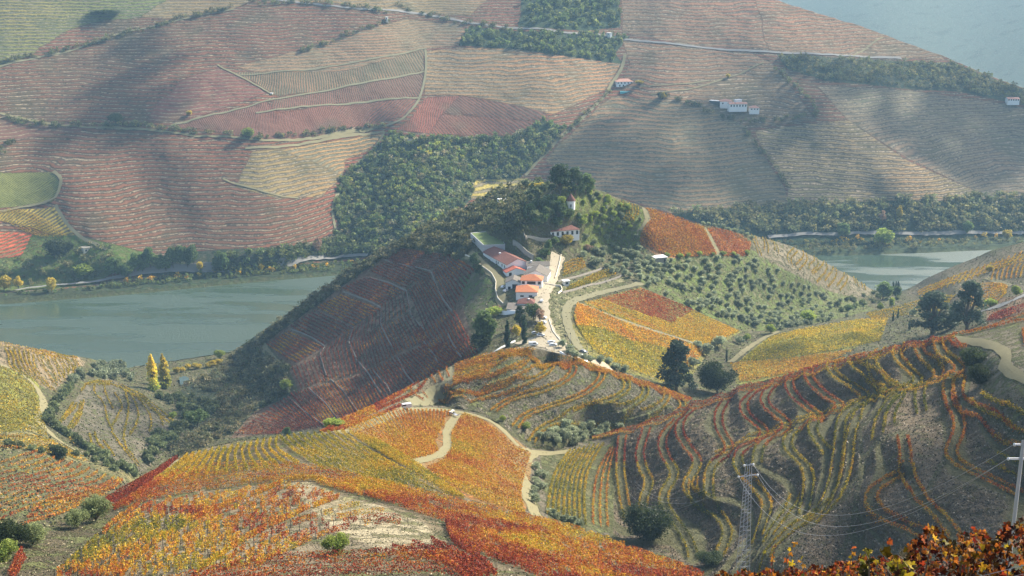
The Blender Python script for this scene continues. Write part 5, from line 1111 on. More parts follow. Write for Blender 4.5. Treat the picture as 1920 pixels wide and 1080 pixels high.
def roof_mesh(L, W, kind, rh, ov=.45, th=.22):
    """L along x, W along y; eave at z 0"""
    b = Box(); x0, x1, y0, y1 = -ov, L + ov, -ov, W + ov
    if kind == 'flat': b.box(x0, x1, y0, y1, 0, .35); return b
    if kind == 'shed':
        for dz in (0, -th): b.poly([(x0, y0, dz), (x1, y0, dz), (x1, y1, rh + dz), (x0, y1, rh + dz)])
        b.poly([(x0, y0, -th), (x1, y0, -th), (x1, y0, 0), (x0, y0, 0)]); return b
    drop = rh * ov / (W / 2 if kind != 'gy' else L / 2)
    if kind == 'gx': R = [(x0, W / 2, rh), (x1, W / 2, rh)]
    elif kind == 'gy': R = [(L / 2, y0, rh), (L / 2, y1, rh)]
    else:
        if L >= W: k = W / 2; R = [(k, W / 2, rh), (L - k + 1e-3, W / 2, rh)]
        else: k = L / 2; R = [(L / 2, k, rh), (L / 2, W - k + 1e-3, rh)]
    a, bb, c, d = (x0, y0, -drop), (x1, y0, -drop), (x1, y1, -drop), (x0, y1, -drop)
    def sides(dz):
        q = lambda p: (p[0], p[1], p[2] + dz)
        if kind == 'gx': fs = [[a, bb, R[1], R[0]], [c, d, R[0], R[1]]]
        elif kind == 'gy': fs = [[bb, c, R[1], R[0]], [d, a, R[0], R[1]]]
        elif L >= W: fs = [[a, bb, R[1], R[0]], [c, d, R[0], R[1]], [bb, c, R[1]], [d, a, R[0]]]
        else: fs = [[a, bb, R[0]], [bb, c, R[1], R[0]], [c, d, R[1]], [d, a, R[0], R[1]]]
        for f in fs: b.poly([q(p) for p in f])
    sides(0); sides(-th)
    for p, q in ((a, bb), (bb, c), (c, d), (d, a)):
        if kind == 'gx' and p[0] == q[0] or kind == 'gy' and p[1] == q[1]:
            rr = R[1] if (p[0] == x1 if kind == 'gx' else p[1] == y1) else R[0]
            b.poly([p, rr, (rr[0], rr[1], rr[2] - th), (p[0], p[1], p[2] - th)]); b.poly([q, rr, (rr[0], rr[1], rr[2] - th), (q[0], q[1], q[2] - th)])
        else: b.poly([p, q, (q[0], q[1], q[2] - th), (p[0], p[1], p[2] - th)])
    return b
def house(name, label, pc, A, B, C, h, rh, rk, wm, rm, wins=(), cat='building', chims=(), depth=None, group=None, z0=None, plinth=4, main='C'):
    """A,B,C eave corners on the photo: B is the near corner, B->C runs along the front (local x), B->A along the side (local y)"""
    b0 = z0
    if b0 is None:
        y_ = float(G(pc, B[0], B[1])[1]); g0 = G(pc, B[0], B[1] + h * FPX / y_); b0 = float(g0[2])
    ze = b0 + h; Bw = at_z(*B, ze); Cw = at_z(*C, ze); Aw = at_z(*A, ze)
    ex = Cw - Bw; L = np.linalg.norm(ex); ex /= L; ey = np.array([-ex[1], ex[0]]); W = abs(float((Aw - Bw) @ ey)) if depth is None else depth
    if main == 'A': ey = Aw - Bw; W = np.linalg.norm(ey); ey /= W; ex = np.array([ey[1], -ey[0]]); L = abs(float((Cw - Bw) @ ex))
    r = link(D.objects.new(name, None)); r.location = (Bw[0], Bw[1], b0); r.rotation_euler = (0, 0, math.atan2(ex[1], ex[0]))
    tag(r, label, cat, group)
    w_ = Box(); t = .0
    pts = [(0, 0), (L, 0), (L, W), (0, W)]
    for i in range(4):
        p, q = pts[i], pts[(i + 1) % 4]; w_.poly([(*p, -plinth), (*q, -plinth), (*q, h - .02), (*p, h - .02)])
        if rk == 'gx' and p[0] == q[0]: w_.poly([(*p, h - .02), (*q, h - .02), (p[0], W / 2, h + rh - .15)])
        if rk == 'gy' and p[1] == q[1]: w_.poly([(*p, h - .02), (*q, h - .02), (L / 2, p[1], h + rh - .15)])
    w_.poly([(0, 0, h - .3), (L, 0, h - .3), (L, W, h - .3), (0, W, h - .3)])
    w_.build('wall', wm, r)
    ro = roof_mesh(L, W, rk, rh).build('roof', rm, r); ro.location = (0, 0, h)
    for cx_, cy_, ch in chims:
        c = Box(); c.box(cx_ * L - .5, cx_ * L + .5, cy_ * W - .45, cy_ * W + .45, 0, ch); c.box(cx_ * L - .6, cx_ * L + .6, cy_ * W - .55, cy_ * W + .55, ch, ch + .15); c.build('chimney', M_WHITE, ro)
    for face, tt_, zc, ww, wh, kind_ in wins:
        f = Box(); g_ = Box()
        if face == 'F':
            x = tt_ * L; f.box(x - ww / 2 - .1, x + ww / 2 + .1, -.05, .0, zc - wh / 2 - .1, zc + wh / 2 + .1); g_.box(x - ww / 2, x + ww / 2, -.08, -.05, zc - wh / 2, zc + wh / 2)
        elif face == 'S':
            y = tt_ * W; f.box(-.05, .0, y - ww / 2 - .1, y + ww / 2 + .1, zc - wh / 2 - .1, zc + wh / 2 + .1); g_.box(-.08, -.05, y - ww / 2, y + ww / 2, zc - wh / 2, zc + wh / 2)
        else:
            y = tt_ * W; f.box(L, L + .05, y - ww / 2 - .1, y + ww / 2 + .1, zc - wh / 2 - .1, zc + wh / 2 + .1); g_.box(L + .05, L + .08, y - ww / 2, y + ww / 2, zc - wh / 2, zc + wh / 2)
        fo = f.build(kind_, M_FR, r); g_.build('pane' if kind_ == 'window' else 'panel', M_DARK, fo)
    return r
def wn(face, n, zc, ww=1.1, wh=1.3, a=.1, b=.9): return [(face, a + (b - a) * i / max(1, n - 1), zc, ww, wh, 'window') for i in range(n)]
house('winery', 'long white winery with brown tiled gable roof behind the farm yard', 'M', (906, 472), (950.6, 496), (991.5, 492), 5.6, 3.2, 'gy', M_WHITE, M_BR, [('S', .10, 3.4, 1.0, 1.5, 'window'), ('S', .2, 3.4, 1.0, 1.5, 'window'), ('S', .36, 3.6, .9, 1.3, 'window'), ('S', .44, 3.6, .9, 1.3, 'window'), ('S', .42, 1.3, 1.3, 2.6, 'door'), ('S', .74, 1.3, 1.3, 2.6, 'door'), ('F', .3, 1.2, 1.2, 2.2, 'door')], chims=[(.3, .55, 2.6)], main='A')
house('winery_annex', 'white annex with red tiled roof joined to the front of the winery', 'M', (953, 500), (949.4, 510.5), (986.5, 507.5), 3.0, 2.4, 'gy', M_WHITE, M_RD, [('F', .2, 1.3, 1.6, 2.2, 'door')], depth=7)
house('farm_building', 'white farm building with weathered grey roof beside the top of the drive', 'M', (991, 489), (988, 497.5), (1030, 497.5), 4.2, 1.6, 'gx', M_WHITE, M_GR, [('R', .4, 2.4, 1.0, 1.2, 'window')], depth=9, chims=[(.2, .4, 2.2)])
house('farm_building', 'farm building with steep grey gable roof behind the upper orange roof', 'M', (986, 504), (982, 515), (1026, 517), 4.2, 3.2, 'gy', M_WHITE, M_GR, [], depth=15)
house('farm_building', 'small white building with orange hip roof and open dark gallery', 'M', (984, 514), (976.5, 524.5), (1016, 525.5), 6.2, 2.4, 'hip', M_WHITE, M_OR, [('F', .12, 4.4, 1.6, 1.6, 'window'), ('F', .5, 4.4, 5.0, 1.6, 'window'), ('F', .88, 4.4, 1.6, 1.6, 'window')], depth=10)
house('farm_building', 'large white farmhouse with bright orange hip roof facing the drive', 'M', (974, 532), (967.5, 546.5), (1007.8, 547), 5.6, 2.6, 'hip', M_WHITE, M_OR, [('F', .28, 2.8, 1.9, .9, 'window'), ('F', .68, 2.8, 1.9, .9, 'window')], depth=13)
house('farm_shed', 'white shed with grey roof and dark gateway on the farm yard', 'M', (955, 511), (948, 529.5), (976, 530), 4.6, 2.2, 'gy', M_WHITE, M_GR, [('F', .62, 1.7, 3.0, 3.4, 'door'), ('F', .25, 1.0, 1.5, 1.8, 'door')], depth=11)
house('farm_building', 'low cottage with brown hip roof in front of the farmhouse', 'M', (974, 561), (970, 568), (1003, 569), 3.2, 2.2, 'hip', M_WHITE, M_BR, [('F', .7, 1.6, 1.0, 1.2, 'window')], depth=8, chims=[(.62, .4, 1.8)])
house('farm_shed', 'long low shed with grey tiled roof above the white terrace', 'M', (953, 571), (950.5, 579), (984, 580), 3.6, 1.4, 'shed', M_WHITE, M_GR, [], depth=8)
house('garden_store', 'tiny white outbuilding below the farm yard wall', 'M', (926, 572), (925, 577), (938, 577), 2.0, .8, 'gx', M_WHITE, M_BR, [], depth=3)
house('kiosk', 'small white box like kiosk between the garden terraces and the drive', 'M', (1059, 524), (1058, 528), (1068, 527), 2.6, .2, 'flat', M_WHITE, M_WHITE, [('F', .5, 1.4, 1.6, 1.2, 'window')], depth=3)
house('villa', 'white hilltop villa with broad brown hip roof and three white chimneys', 'M', (1016, 427), (1032.5, 433.5), (1086.5, 429), 3.9, 3.4, 'hip', M_WHITE, M_BR, wn('F', 6, 1.6, 1.4, 2.4, .08, .92) + wn('S', 3, 2.0, 1.0, 1.5, .2, .8), cat='house', chims=[(.1, .7, 3.8), (.35, .6, 5.0), (.62, .4, 4.4)], depth=13)
house('stone_hut', 'small stone hut with flat white roof above the olive grove', 'M', (1229, 480), (1229, 484.5), (1251, 482.5), 3.2, .2, 'flat', M_STONE, M_WHITE, [('F', .8, 1.2, 1.2, 2.0, 'door')], depth=7)
FV = dict(cat='house')
house('hillside_villa', 'white two storey villa with pale pink hip roof above a turquoise pool', 'F', (1158, 149), (1156, 153), (1187.5, 152.5), 7.2, 3.2, 'hip', M_WHITE, M_PK, wn('F', 5, 5.2, 1.3, 1.8, .1, .9) + wn('F', 4, 1.7, 1.5, 2.2, .2, .85), depth=12, **FV)
house('hillside_farm', 'white farmhouse with pink roof in the middle of the hillside cluster', 'F', (1351, 187), (1351, 190), (1373, 190), 6, 2.4, 'hip', M_WHITE, M_PK, wn('F', 2, 3.4, 1.5, 1.5, .2, .8), depth=14, **FV)
house('hillside_farm', 'long white house with row of windows in the hillside cluster', 'F', (1369, 192), (1368, 195), (1401, 194.5), 6, 1.8, 'gx', M_WHITE, M_PK, wn('F', 6, 3.6, 1.5, 2.2, .1, .92), depth=8, **FV)
house('hillside_farm', 'small white house with pink hip roof at the right end of the hillside cluster', 'F', (1406, 200), (1406, 202), (1424, 202), 4.2, 2.4, 'hip', M_WHITE, M_PK, wn('F', 3, 2.4, 1.6, 1.2, .2, .8), depth=8, **FV)
house('hillside_shed', 'long low white roofed shed at the left end of the hillside cluster', 'F', (1331, 186), (1330, 188.5), (1350, 190), 3, .3, 'flat', M_DARK, M_WHITE, [], depth=6)
house('hillside_shed', 'plain white block behind the hillside farm cluster', 'F', (1380, 186), (1380, 187.5), (1391, 187), 6, .3, 'flat', M_WHITE, M_WHITE, [], depth=5)
house('hillside_farm', 'white farmhouse with dark windows at the far right edge of the hillside', 'F', (1890, 183), (1890, 185.5), (1912, 185.5), 4.0, 1.8, 'gx', M_WHITE, M_PK, wn('F', 5, 2.8, 1.6, 1.8, .1, .9), depth=9, **FV)
house('ruined_house', 'roofless pale ruined house by the far bank garden', 'F', (160, 463), (157, 466), (177, 463), 6.5, .2, 'flat', M_PALE, M_STONE, wn('F', 3, 4, 1.3, 1.8, .2, .8) + [('F', .5, 1.2, 1.5, 2.4, 'door')], depth=8, **FV)
house('ruined_house', 'pale stone ruin on the knoll above the wooded ravine', 'F', (760, 258), (763, 262), (800, 261), 6, .2, 'flat', M_PALE, M_STONE, wn('F', 3, 3.4, 1.6, 2.0, .2, .8), depth=14, **FV)
house('tool_hut', 'tiny white hut where two hillside tracks meet', 'F', (507, 174), (507, 175), (511, 175), 2.8, .2, 'flat', M_WHITE, M_WHITE, [('F', .5, 1.2, 1.0, 1.8, 'door')], depth=3)
house('tool_hut', 'tiny white hut beside the upper hillside road', 'F', (723, 30), (723, 32), (727, 32), 3.4, .2, 'flat', M_WHITE, M_WHITE, [('F', .5, 1.2, 1.0, 1.8, 'door')], depth=3)
house('tool_hut', 'small white building beside the upper road near the centre', 'F', (1137, 60), (1137, 61.5), (1144, 62), 2.6, .2, 'flat', M_WHITE, M_WHITE, [('F', .5, 1.2, 1.4, 1.6, 'door')], depth=4)
house('tool_hut', 'small white building by the wooded bend of the upper road', 'F', (1170, 66), (1170, 67.5), (1178, 68.5), 2.6, .2, 'flat', M_WHITE, M_WHITE, [('F', .5, 1.2, 1.4, 1.6, 'door')], depth=4)
def slab_poly(name, label, cat, m, pix, z_top, thick, kind=None):
    b = Box(); P = [at_z(x, y, z_top) for x, y in pix]; n = len(P)
    b.poly([(*p, z_top) for p in P])
    for i in range(n): p, q = P[i], P[(i + 1) % n]; b.poly([(*p, z_top - thick), (*q, z_top - thick), (*q, z_top), (*p, z_top)])
    return tag(b.build(name, m), label, cat, None, kind)
# round tower
def tower():
    x, y, z = [float(q) for q in G('M', 1070, 386)]
    r = link(D.objects.new('round_tower', None)); r.location = (x, y, z - .5); tag(r, 'round white tower with conical brown tiled roof on the estate hilltop', 'tower')
    R_ = 3.0; v, f = tube([(0, 0, -2), (0, 0, 4.2)], [R_, R_], 24); o = link(D.objects.new('wall', mesh_np('wall', v, f, M_WHITE, True)), r)
    v, f = tube([(0, 0, 4.1), (0, 0, 4.3), (0, 0, 9.0)], [R_ + .35, R_ + .4, .05], 24); link(D.objects.new('roof', mesh_np('roof', v, f, M_BR)), r)
    b = Box(); b.box(-.45, .45, -R_ - .06, -R_ + .1, 0, 2.0); b.build('door', M_DARK, r)
tower()
zl = float(G('M', 905, 475)[2])
# walled lawn beside the winery
def walls(name, label, pc, pts, h, th, m, up=0.0, cat='wall', cap=None, pz=None):
    q = np.array(pts, float); x, y, z = G(pc, q[:, 0], q[:, 1]); q = resample(np.stack([x, y], 1), 2.5)
    z = zat(q[:, 0], q[:, 1]); k = np.ones(5) / 5; z = np.convolve(np.pad(z, 2, mode='edge'), k, 'valid')
    d = np.gradient(q, axis=0); d /= np.maximum(np.hypot(d[:, 0], d[:, 1])[:, None], 1e-6); nr = np.stack([-d[:, 1], d[:, 0]], 1) * th / 2
    V = []
    for a, zz in ((q - nr, z - 1.5), (q - nr, z + h), (q + nr, z + h), (q + nr, z - 1.5)): V.append(np.c_[a, zz])
    V = np.stack(V, 1).reshape(-1, 3); n = len(q); i, j = np.meshgrid(np.arange(n - 1), np.arange(3), indexing='ij'); a = (i * 4 + j).ravel()
    return tag(link(D.objects.new(name, mesh_np(name, V, np.stack([a, a + 1, a + 5, a + 4], 1), m))), label, cat)
slab_poly('lawn_terrace', 'raised square lawn held by a tall pale wall beside the winery', 'terrace', M_CONC, [(882, 436.5), (906.5, 459.5), (947, 458.5), (932, 432)], zl + 5.8, 10)
slab_poly('lawn', None, None, M_GRASS, [(884, 437), (907.5, 458.8), (946, 457.8), (931, 433)], zl + 5.86, .05, 'structure')
slab_poly('water_tank', 'flat white rimmed tank on the left shoulder of the hilltop', 'tank', M_WHITE, [(932, 372), (957, 370), (960, 376), (948, 379)], float(G('M', 950, 380)[2]) + 1.0, 3)
slab_poly('swimming_pool', 'turquoise swimming pool in front of the hillside villa', 'pool', M_POOL, [(1163, 169.5), (1184, 169.5), (1184, 171.5), (1163, 171.5)], float(G('F', 1173, 172)[2]) + .6, 3)
slab_poly('pond', None, None, M_WATER, [(336, 708), (346, 705), (354, 708), (354, 722), (346, 727), (338, 722)], float(G('M', 345, 716)[2]) + .7, .1, 'structure')
W_ = [('tall pale wall running down beside the lone cypress', [(975, 402), (979, 425), (984, 452)], 2.2, .6, M_STONE), ('white edged terrace wall below the villa', [(985, 447), (1005, 449), (1032, 452)], 2.0, .5, M_STONE), ('stone wall rising above the winery roof', [(962, 458), (980, 472), (1001, 486)], 3.0, .6, M_STONE),
 ('low white wall left of the raised lawn', [(851, 448), (866, 451), (881, 455)], 1.0, .5, M_WHITE), ('pale wall along the outer edge of the winery lane', [(872, 480), (900, 497), (922, 512), (930, 528), (929, 545), (933, 562), (944, 572)], .9, .4, M_PALE), ('stone terrace wall under the upper yellow garden vines', [(1046, 528), (1090, 516), (1140, 500)], 1.2, .5, M_DSTONE),
 ('stone terrace wall under the lower yellow garden vines', [(1054, 550), (1110, 534), (1168, 517)], 1.2, .5, M_DSTONE), ('white wall below the long low shed', [(936, 589), (948, 590), (966, 588)], 2.2, .4, M_WHITE), ('white kerb wall curving round the drive junction', [(1020, 531), (1032, 534), (1052, 537), (1054, 545), (1046, 552)], 1.0, .5, M_PALE),
 ('white roadside wall above the crest of the centre knoll', [(1050, 662), (1075, 674), (1100, 685), (1130, 697)], 1.6, .5, M_WHITE), ('pale wall on the left shoulder of the knoll road', [(905, 668), (925, 663), (948, 650), (966, 640)], 1.0, .5, M_WHITE), ('white edging wall along the right side of the drive', [(1029, 600), (1037, 622), (1052, 640), (1075, 655)], .7, .4, M_PALE),
 ('pale wall beside the upper end of the drive', [(1052, 478), (1048, 497), (1041, 522)], 1.0, .4, M_PALE)]
for lb, pts, h, th, m in W_: walls('stone_wall', lb, 'M', pts, h, th, m)
PW = [[(722,488),(765,500),(808,509)], [(687,520),(730,532),(762,547)], [(643,548),(690,566),(716,580)], [(592,584),(640,606),(663,617)], [(546,617),(590,637),(609,650)], [(808,510),(820,540),(840,572),(848,582)], [(762,545),(768,582),(770,590),(795,618)], [(716,578),(714,610),(735,652)], [(662,615),(654,643),(668,672)], [(609,650),(600,665),(612,705)], [(668,675),(690,700),(716,738)], [(745,668),(760,700),(780,722)], [(795,640),(815,668),(822,684)], [(840,628),(858,662),(866,672)],
 [(580,730),(605,752),(640,792)], [(620,712),(645,735),(680,782)], [(540,745),(572,775),(610,800)], [(700,696),(725,722),(735,742)]]
for i, pl in enumerate(PW): walls('retaining_wall', 'pale retaining wall between two dark red plots of the shaded patchwork slope', 'M', pl, .8, .6, M_DSTONE)['group'] = 'retaining walls of the patchwork slope'
for i, pl in enumerate([[(1045,519),(1085,507),(1130,494)]]): pass
# ------------------------------------------------------------------ vehicles
def car_paint(name, c): 
    m = mat(name); g = N(m); b = g.n('ShaderNodeBsdfPrincipled', i={'Base Color': (*c, 1), 'Roughness': .3, 'Coat Weight': .6, 'Coat Roughness': .1}); g.out(b.outputs[0]); return m
M_GLASS = flat_material('car_glass', (.02, .025, .03), .08, .05, 1, 0, 0, .8); M_TYRE = flat_material('tyre_rubber', (.02, .02, .02), .9, .1, 3); M_LAMP = flat_material('lamp_glass', (.7, .7, .65), .2, .05, 2)
def loft(prof, w_bot, w_top, zt, zb):
    """side outline extruded across, narrower towards the top"""
    b = Box(); n = len(prof); lft = []; rgt = []
    for x, z in prof:
        t = max(0, min(1, (z - zb) / (zt - zb))); w_ = w_bot * (1 - t) + w_top * t; lft.append((x, -w_ / 2, z)); rgt.append((x, w_ / 2, z))
    b.poly(lft); b.poly(rgt[::-1])
    for i in range(n): j = (i + 1) % n; b.poly([lft[i], rgt[i], rgt[j], lft[j]])
    return b
def make_car(col, van=False):
    r = D.objects.new('parked_van' if van else 'parked_car', None); link(r); P = car_paint('car_paint', col)
    if van: body = [(-2.4,.35),(2.3,.35),(2.45,.6),(2.4,1.0),(1.8,1.2),(1.2,1.95),(-2.3,2.0),(-2.45,1.9),(-2.45,.5)]; cab = [(1.15,1.85),(1.78,1.2),(1.0,1.2),(-.2,1.22),(-.2,1.85)]; zt = 2.0
    else: body = [(-2.1,.35),(2.0,.35),(2.15,.55),(2.1,.8),(1.1,.95),(.45,1.42),(-1.3,1.45),(-2.0,1.0),(-2.15,.9),(-2.15,.5)]; cab = [(.95,.98),(.4,1.37),(-1.2,1.4),(-1.8,1.02)]; zt = 1.45
    loft(body, 1.78, 1.25 if not van else 1.65, zt, .8).build('body', P, r)
    g_ = loft(cab, 1.82 if not van else 1.84, 1.31 if not van else 1.71, zt, .8); g_.build('window', M_GLASS, r)
    for x in (-1.35, 1.3):
        for y in (-.8, .8):
            v, f = tube([(x, y - .11, .33), (x, y + .11, .33)], [.33, .33], 12); wv = link(D.objects.new('wheel', mesh_np('wheel', v, f, M_TYRE)), r)
            v, f = tube([(x, y - .13, .33), (x, y + .13, .33)], [.2, .001], 10); link(D.objects.new('rim', mesh_np('rim', v, f, M_STEEL)), wv)
    for y in (-.6, .6): b = Box(); b.box(2.12, 2.19, y - .2, y + .2, .6, .75); b.build('headlight', M_LAMP, r)
    return r
CARP = {}
def copy_tree(o, parent=None):
    c = o.copy(); COL.objects.link(c); c.parent = parent
    for ch in [q for q in o.children]: copy_tree(ch, c)
    return c
def car(px, py, yaw, col, label, pc='M', van=False, sc=1.0):
    k = (col, van)
    if k in CARP: r = copy_tree(CARP[k])
    else: r = make_car(col, van); CARP[k] = r
    x, y, z = [float(q) for q in G(pc, px, py)]
    zs = zat(np.array([x - 1.5, x + 1.5, x, x]), np.array([y, y, y - 1.5, y + 1.5]))
    r.location = (x, y, max(z, float(zs.mean())) + .28); r.rotation_euler = (0, 0, math.radians(yaw)); r.scale = (sc,) * 3
    return tag(r, label, 'van' if van else 'car', 'vehicles parked along the estate drive' if pc == 'M' else None)
WH, SV, BK, GY_, RD_ = (.75, .75, .74), (.45, .46, .48), (.02, .02, .025), (.12, .13, .14), (.35, .05, .04)
for a in [(1018, 598, 150, WH, 'white car parked highest up the drive beside the bushy tree'), (1017, 607, 155, WH, 'white car second from the top in the row by the yellow tree'), (1009, 611, 170, BK, 'black car in the parked row by the yellow tree'), (1011, 617, 170, RD_, 'dark red car between the black car and the silver car'),
          (1004, 626, 8, SV, 'silver car parked nearest the second cypress'), (1014, 630, 10, WH, 'white car beside the silver car at the drive edge'), (1034, 643, 20, WH, 'white car parked in the middle of the open parking area'), (1037, 649, 10, WH, 'white car at the front of the open parking area'),
          (1094, 660, -30, GY_, 'dark grey car at the lower end of the drive'), (1091, 668, -28, WH, 'white car beside the dark grey car on the lower drive'), (1098, 679, -40, WH, 'white car lowest on the drive beside the roadside wall'), (1016, 566, 80, WH, 'white car at the corner of the orange roofed farmhouse'), (943, 541, 70, WH, 'white car in the farm yard by the shed gateway'), (948, 549, 60, SV, 'silver car on the farm yard lane')]: car(*a)
car(1000, 649, 5, WH, 'white van at the left end of the open parking area', van=True)
car(1912, 439, 3, WH, 'white car driving on the riverside road at the far right', pc='F')
car(760, 768, 200, WH, 'white van beside the red vines at the ridge saddle', pc='K', van=True)['group'] = ''
# quad bikes / farm tractor on the saddle
def tractor(px, py):
    x, y, z = [float(q) for q in G('B', px, py)]; r = link(D.objects.new('small_tractor', None)); r.location = (x, y, z + .15); r.rotation_euler = (0, 0, 2.4)
    tag(r, 'small pale farm tractor with trailer load at the top of the winding track', 'tractor')
    b = loft([(-.6,.6),(1.6,.6),(1.7,.8),(1.65,1.25),(.4,1.35),(-.6,1.3)], .7, .6, 1.35, .6); b.build('bonnet', M_LAMP, r)
    b = Box(); b.box(-.9, .2, -.55, .55, 2.1, 2.2)
    for a in (-.85, .15):
        for c in (-.5, .5): b.box(a - .04, a + .04, c - .04, c + .04, .9, 2.1)
    b.build('canopy', M_WHITE, r); b = Box(); b.box(-.7, -.2, -.3, .3, .9, 1.05); b.box(-.8, -.7, -.3, .3, .9, 1.5); b.build('seat', M_TYRE, r)
    for xx, R_ in ((-.6, .65), (1.2, .42)):
        for yy in (-.62, .62): v, f = tube([(xx, yy - .15, R_), (xx, yy + .15, R_)], [R_, R_], 14); link(D.objects.new('wheel', mesh_np('wheel', v, f, M_TYRE)), r)
    b = Box(); b.box(-3.4, -1.3, -.7, .7, .7, .8); b.box(-3.4, -3.3, -.7, .7, .8, 1.2); b.box(-1.4, -1.3, -.7, .7, .8, 1.2); b.build('trailer', M_STEEL, r)
tractor(848, 779)
# ------------------------------------------------------------------ pylon, poles, wires
def pylon():
    Y = 212.0; top = at_y(1404, 868, Y); z1 = top[2]; zb = float(zat(top[0] * 1.0, Y)); r = link(D.objects.new('power_pylon', None)); r.location = (top[0], Y, zb); r.rotation_euler = (0, 0, math.radians(14))
    tag(r, 'white lattice power pylon rising from the near vines before the terraced hill', 'pylon'); H = z1 - zb
    hw = lambda z: 1.15 * (1 - z / H) + .42 * (z / H)
    L = Box()
    for sx in (-1, 1):
        for sy in (-1, 1): L.bar((sx * hw(0), sy * hw(0), -1), (sx * hw(H), sy * hw(H), H - .4), .05)
    L.build('mast', M_STEEL, r); B_ = Box(); z = 0
    while z < H - 2:
        st = hw(z) * 1.25; z2 = min(z + st, H - .5)
        for s in (-1, 1):
            B_.bar((-hw(z), s * hw(z), z), (hw(z2), s * hw(z2), z2), .032); B_.bar((s * hw(z), hw(z), z), (s * hw(z2), -hw(z2), z2), .032)
        z = z2
        for s in (-1, 1): B_.bar((hw(z), s * hw(z), z), (-hw(z), s * hw(z), z), .04) if int(z / 4) != int((z - st) / 4) else None
    B_.build('bracing', M_STEEL, r)
    arms = []
    for zz, a in ((H - 2.6, 1.9), (H - .4, .9)):
        b = Box(); b.bar((-a, 0, zz), (a, 0, zz), .07); b.bar((-a, 0, zz), (-.3, 0, zz + .3), .05); b.bar((a, 0, zz), (.3, 0, zz + .3), .05); b.build('crossarm', M_STEEL, r)
        for s in (-1, 1):
            v, f = tube([(s * a, 0, zz - .25), (s * a, 0, zz - .1), (s * a, 0, zz + .15), (s * a, 0, zz + .25)], [.06, .2, .2, .06], 10); link(D.objects.new('insulator', mesh_np('insulator', v, f, M_WHITE, True)), r); arms.append((s * a, zz + .1))
    c, s_ = math.cos(math.radians(14)), math.sin(math.radians(14))
    return [np.array([top[0] + a * c, Y + a * s_, zb + z]) for a, z in arms]
PA = pylon()
def pole(px, Y, ytop, label, H=None):
    top = at_y(px, ytop, Y); zb = float(zat(top[0], Y)); r = link(D.objects.new('utility_pole', None)); r.location = (top[0], Y, zb); tag(r, label, 'utility pole'); H = top[2] - zb
    v, f = tube([(0, 0, -.5), (0, 0, H)], [.15, .11], 10); link(D.objects.new('post', mesh_np('post', v, f, M_CONC, True)), r); out = []
    for dz, a in ((-.35, .55), (-1.35, .85)):
        b = Box(); b.box(-a, a, -.04, .04, H + dz, H + dz + .05); b.box(-a, a, -.04, .04, H + dz + .1, H + dz + .14); b.build('crossarm', M_STEEL, r)
        for s in (-1, 1):
            v, f = tube([(s * a, 0, H + dz - .05), (s * a, 0, H + dz + .02), (s * a, 0, H + dz + .12), (s * a, 0, H + dz + .18)], [.03, .09, .09, .03], 10); link(D.objects.new('insulator', mesh_np('insulator', v, f, M_WHITE, True)), r); out.append(np.array([top[0] + s * a, Y, zb + H + dz + .1]))
    return out
PB = pole(1919, 75.0, 826, 'pale concrete utility pole with crossarms at the right edge')
def wire(a, b, sag, label, r=.03):
    t = np.linspace(0, 1, 40)[:, None]; p = a * (1 - t) + b * t; p[:, 2] -= sag * 4 * (t * (1 - t))[:, 0]
    v, f = tube(p, [r] * 40, 4); tag(link(D.objects.new('power_line', mesh_np('power_line', v, f, M_STEEL, True))), label, 'power line', 'power lines')
for i, (pa, pb) in enumerate(((PA[0], PB[2]), (PA[1], PB[2]), (PA[3], PB[0]))):
    wire(pa, pb, [8.5, 7.5, 7.5][i], ['lowest wire sagging between pylon and right pole', 'middle wire sagging between pylon and right pole', 'uppermost wire sagging between pylon and right pole'][i], .018)
FE = at_y(1128, 778, 640)
for i, pa in enumerate((PA[0], PA[1], PA[2])): wire(pa, FE + (i * 2.4 - 2.4, 0, i * .8), [26, 24, 24][i], ['left wire running from the pylon back to the knoll', 'middle wire running from the pylon back to the knoll', 'right wire running from the pylon back to the knoll'][i], .025)
def lamp_post(px, py, H, label, head=True):
    x, y, z = [float(q) for q in G('M', px, py)]; r = link(D.objects.new('street_lamp', None)); r.location = (x, y, z); tag(r, label, 'street lamp')
    v, f = tube([(0, 0, -.5), (0, 0, H)], [.12, .08], 8); link(D.objects.new('post', mesh_np('post', v, f, M_FR if head else M_CONC, True)), r)
    v, f = tube([(0, 0, H - .1), (0, 0, H), (0, 0, H + .5), (0, 0, H + .8)], [.15, .55, .6, .1] if head else [.1, .2, .2, .05], 10); link(D.objects.new('lamp_head', mesh_np('lamp_head', v, f, M_DARK, True)), r)
lamp_post(1060, 652, 6.5, 'dark street lamp with black head beside the lower drive'); lamp_post(1069, 656, 9, 'taller pale pole right of the black headed street lamp', False)
lamp_post(1101, 672, 8, 'pale pole at the lower end of the drive', False)
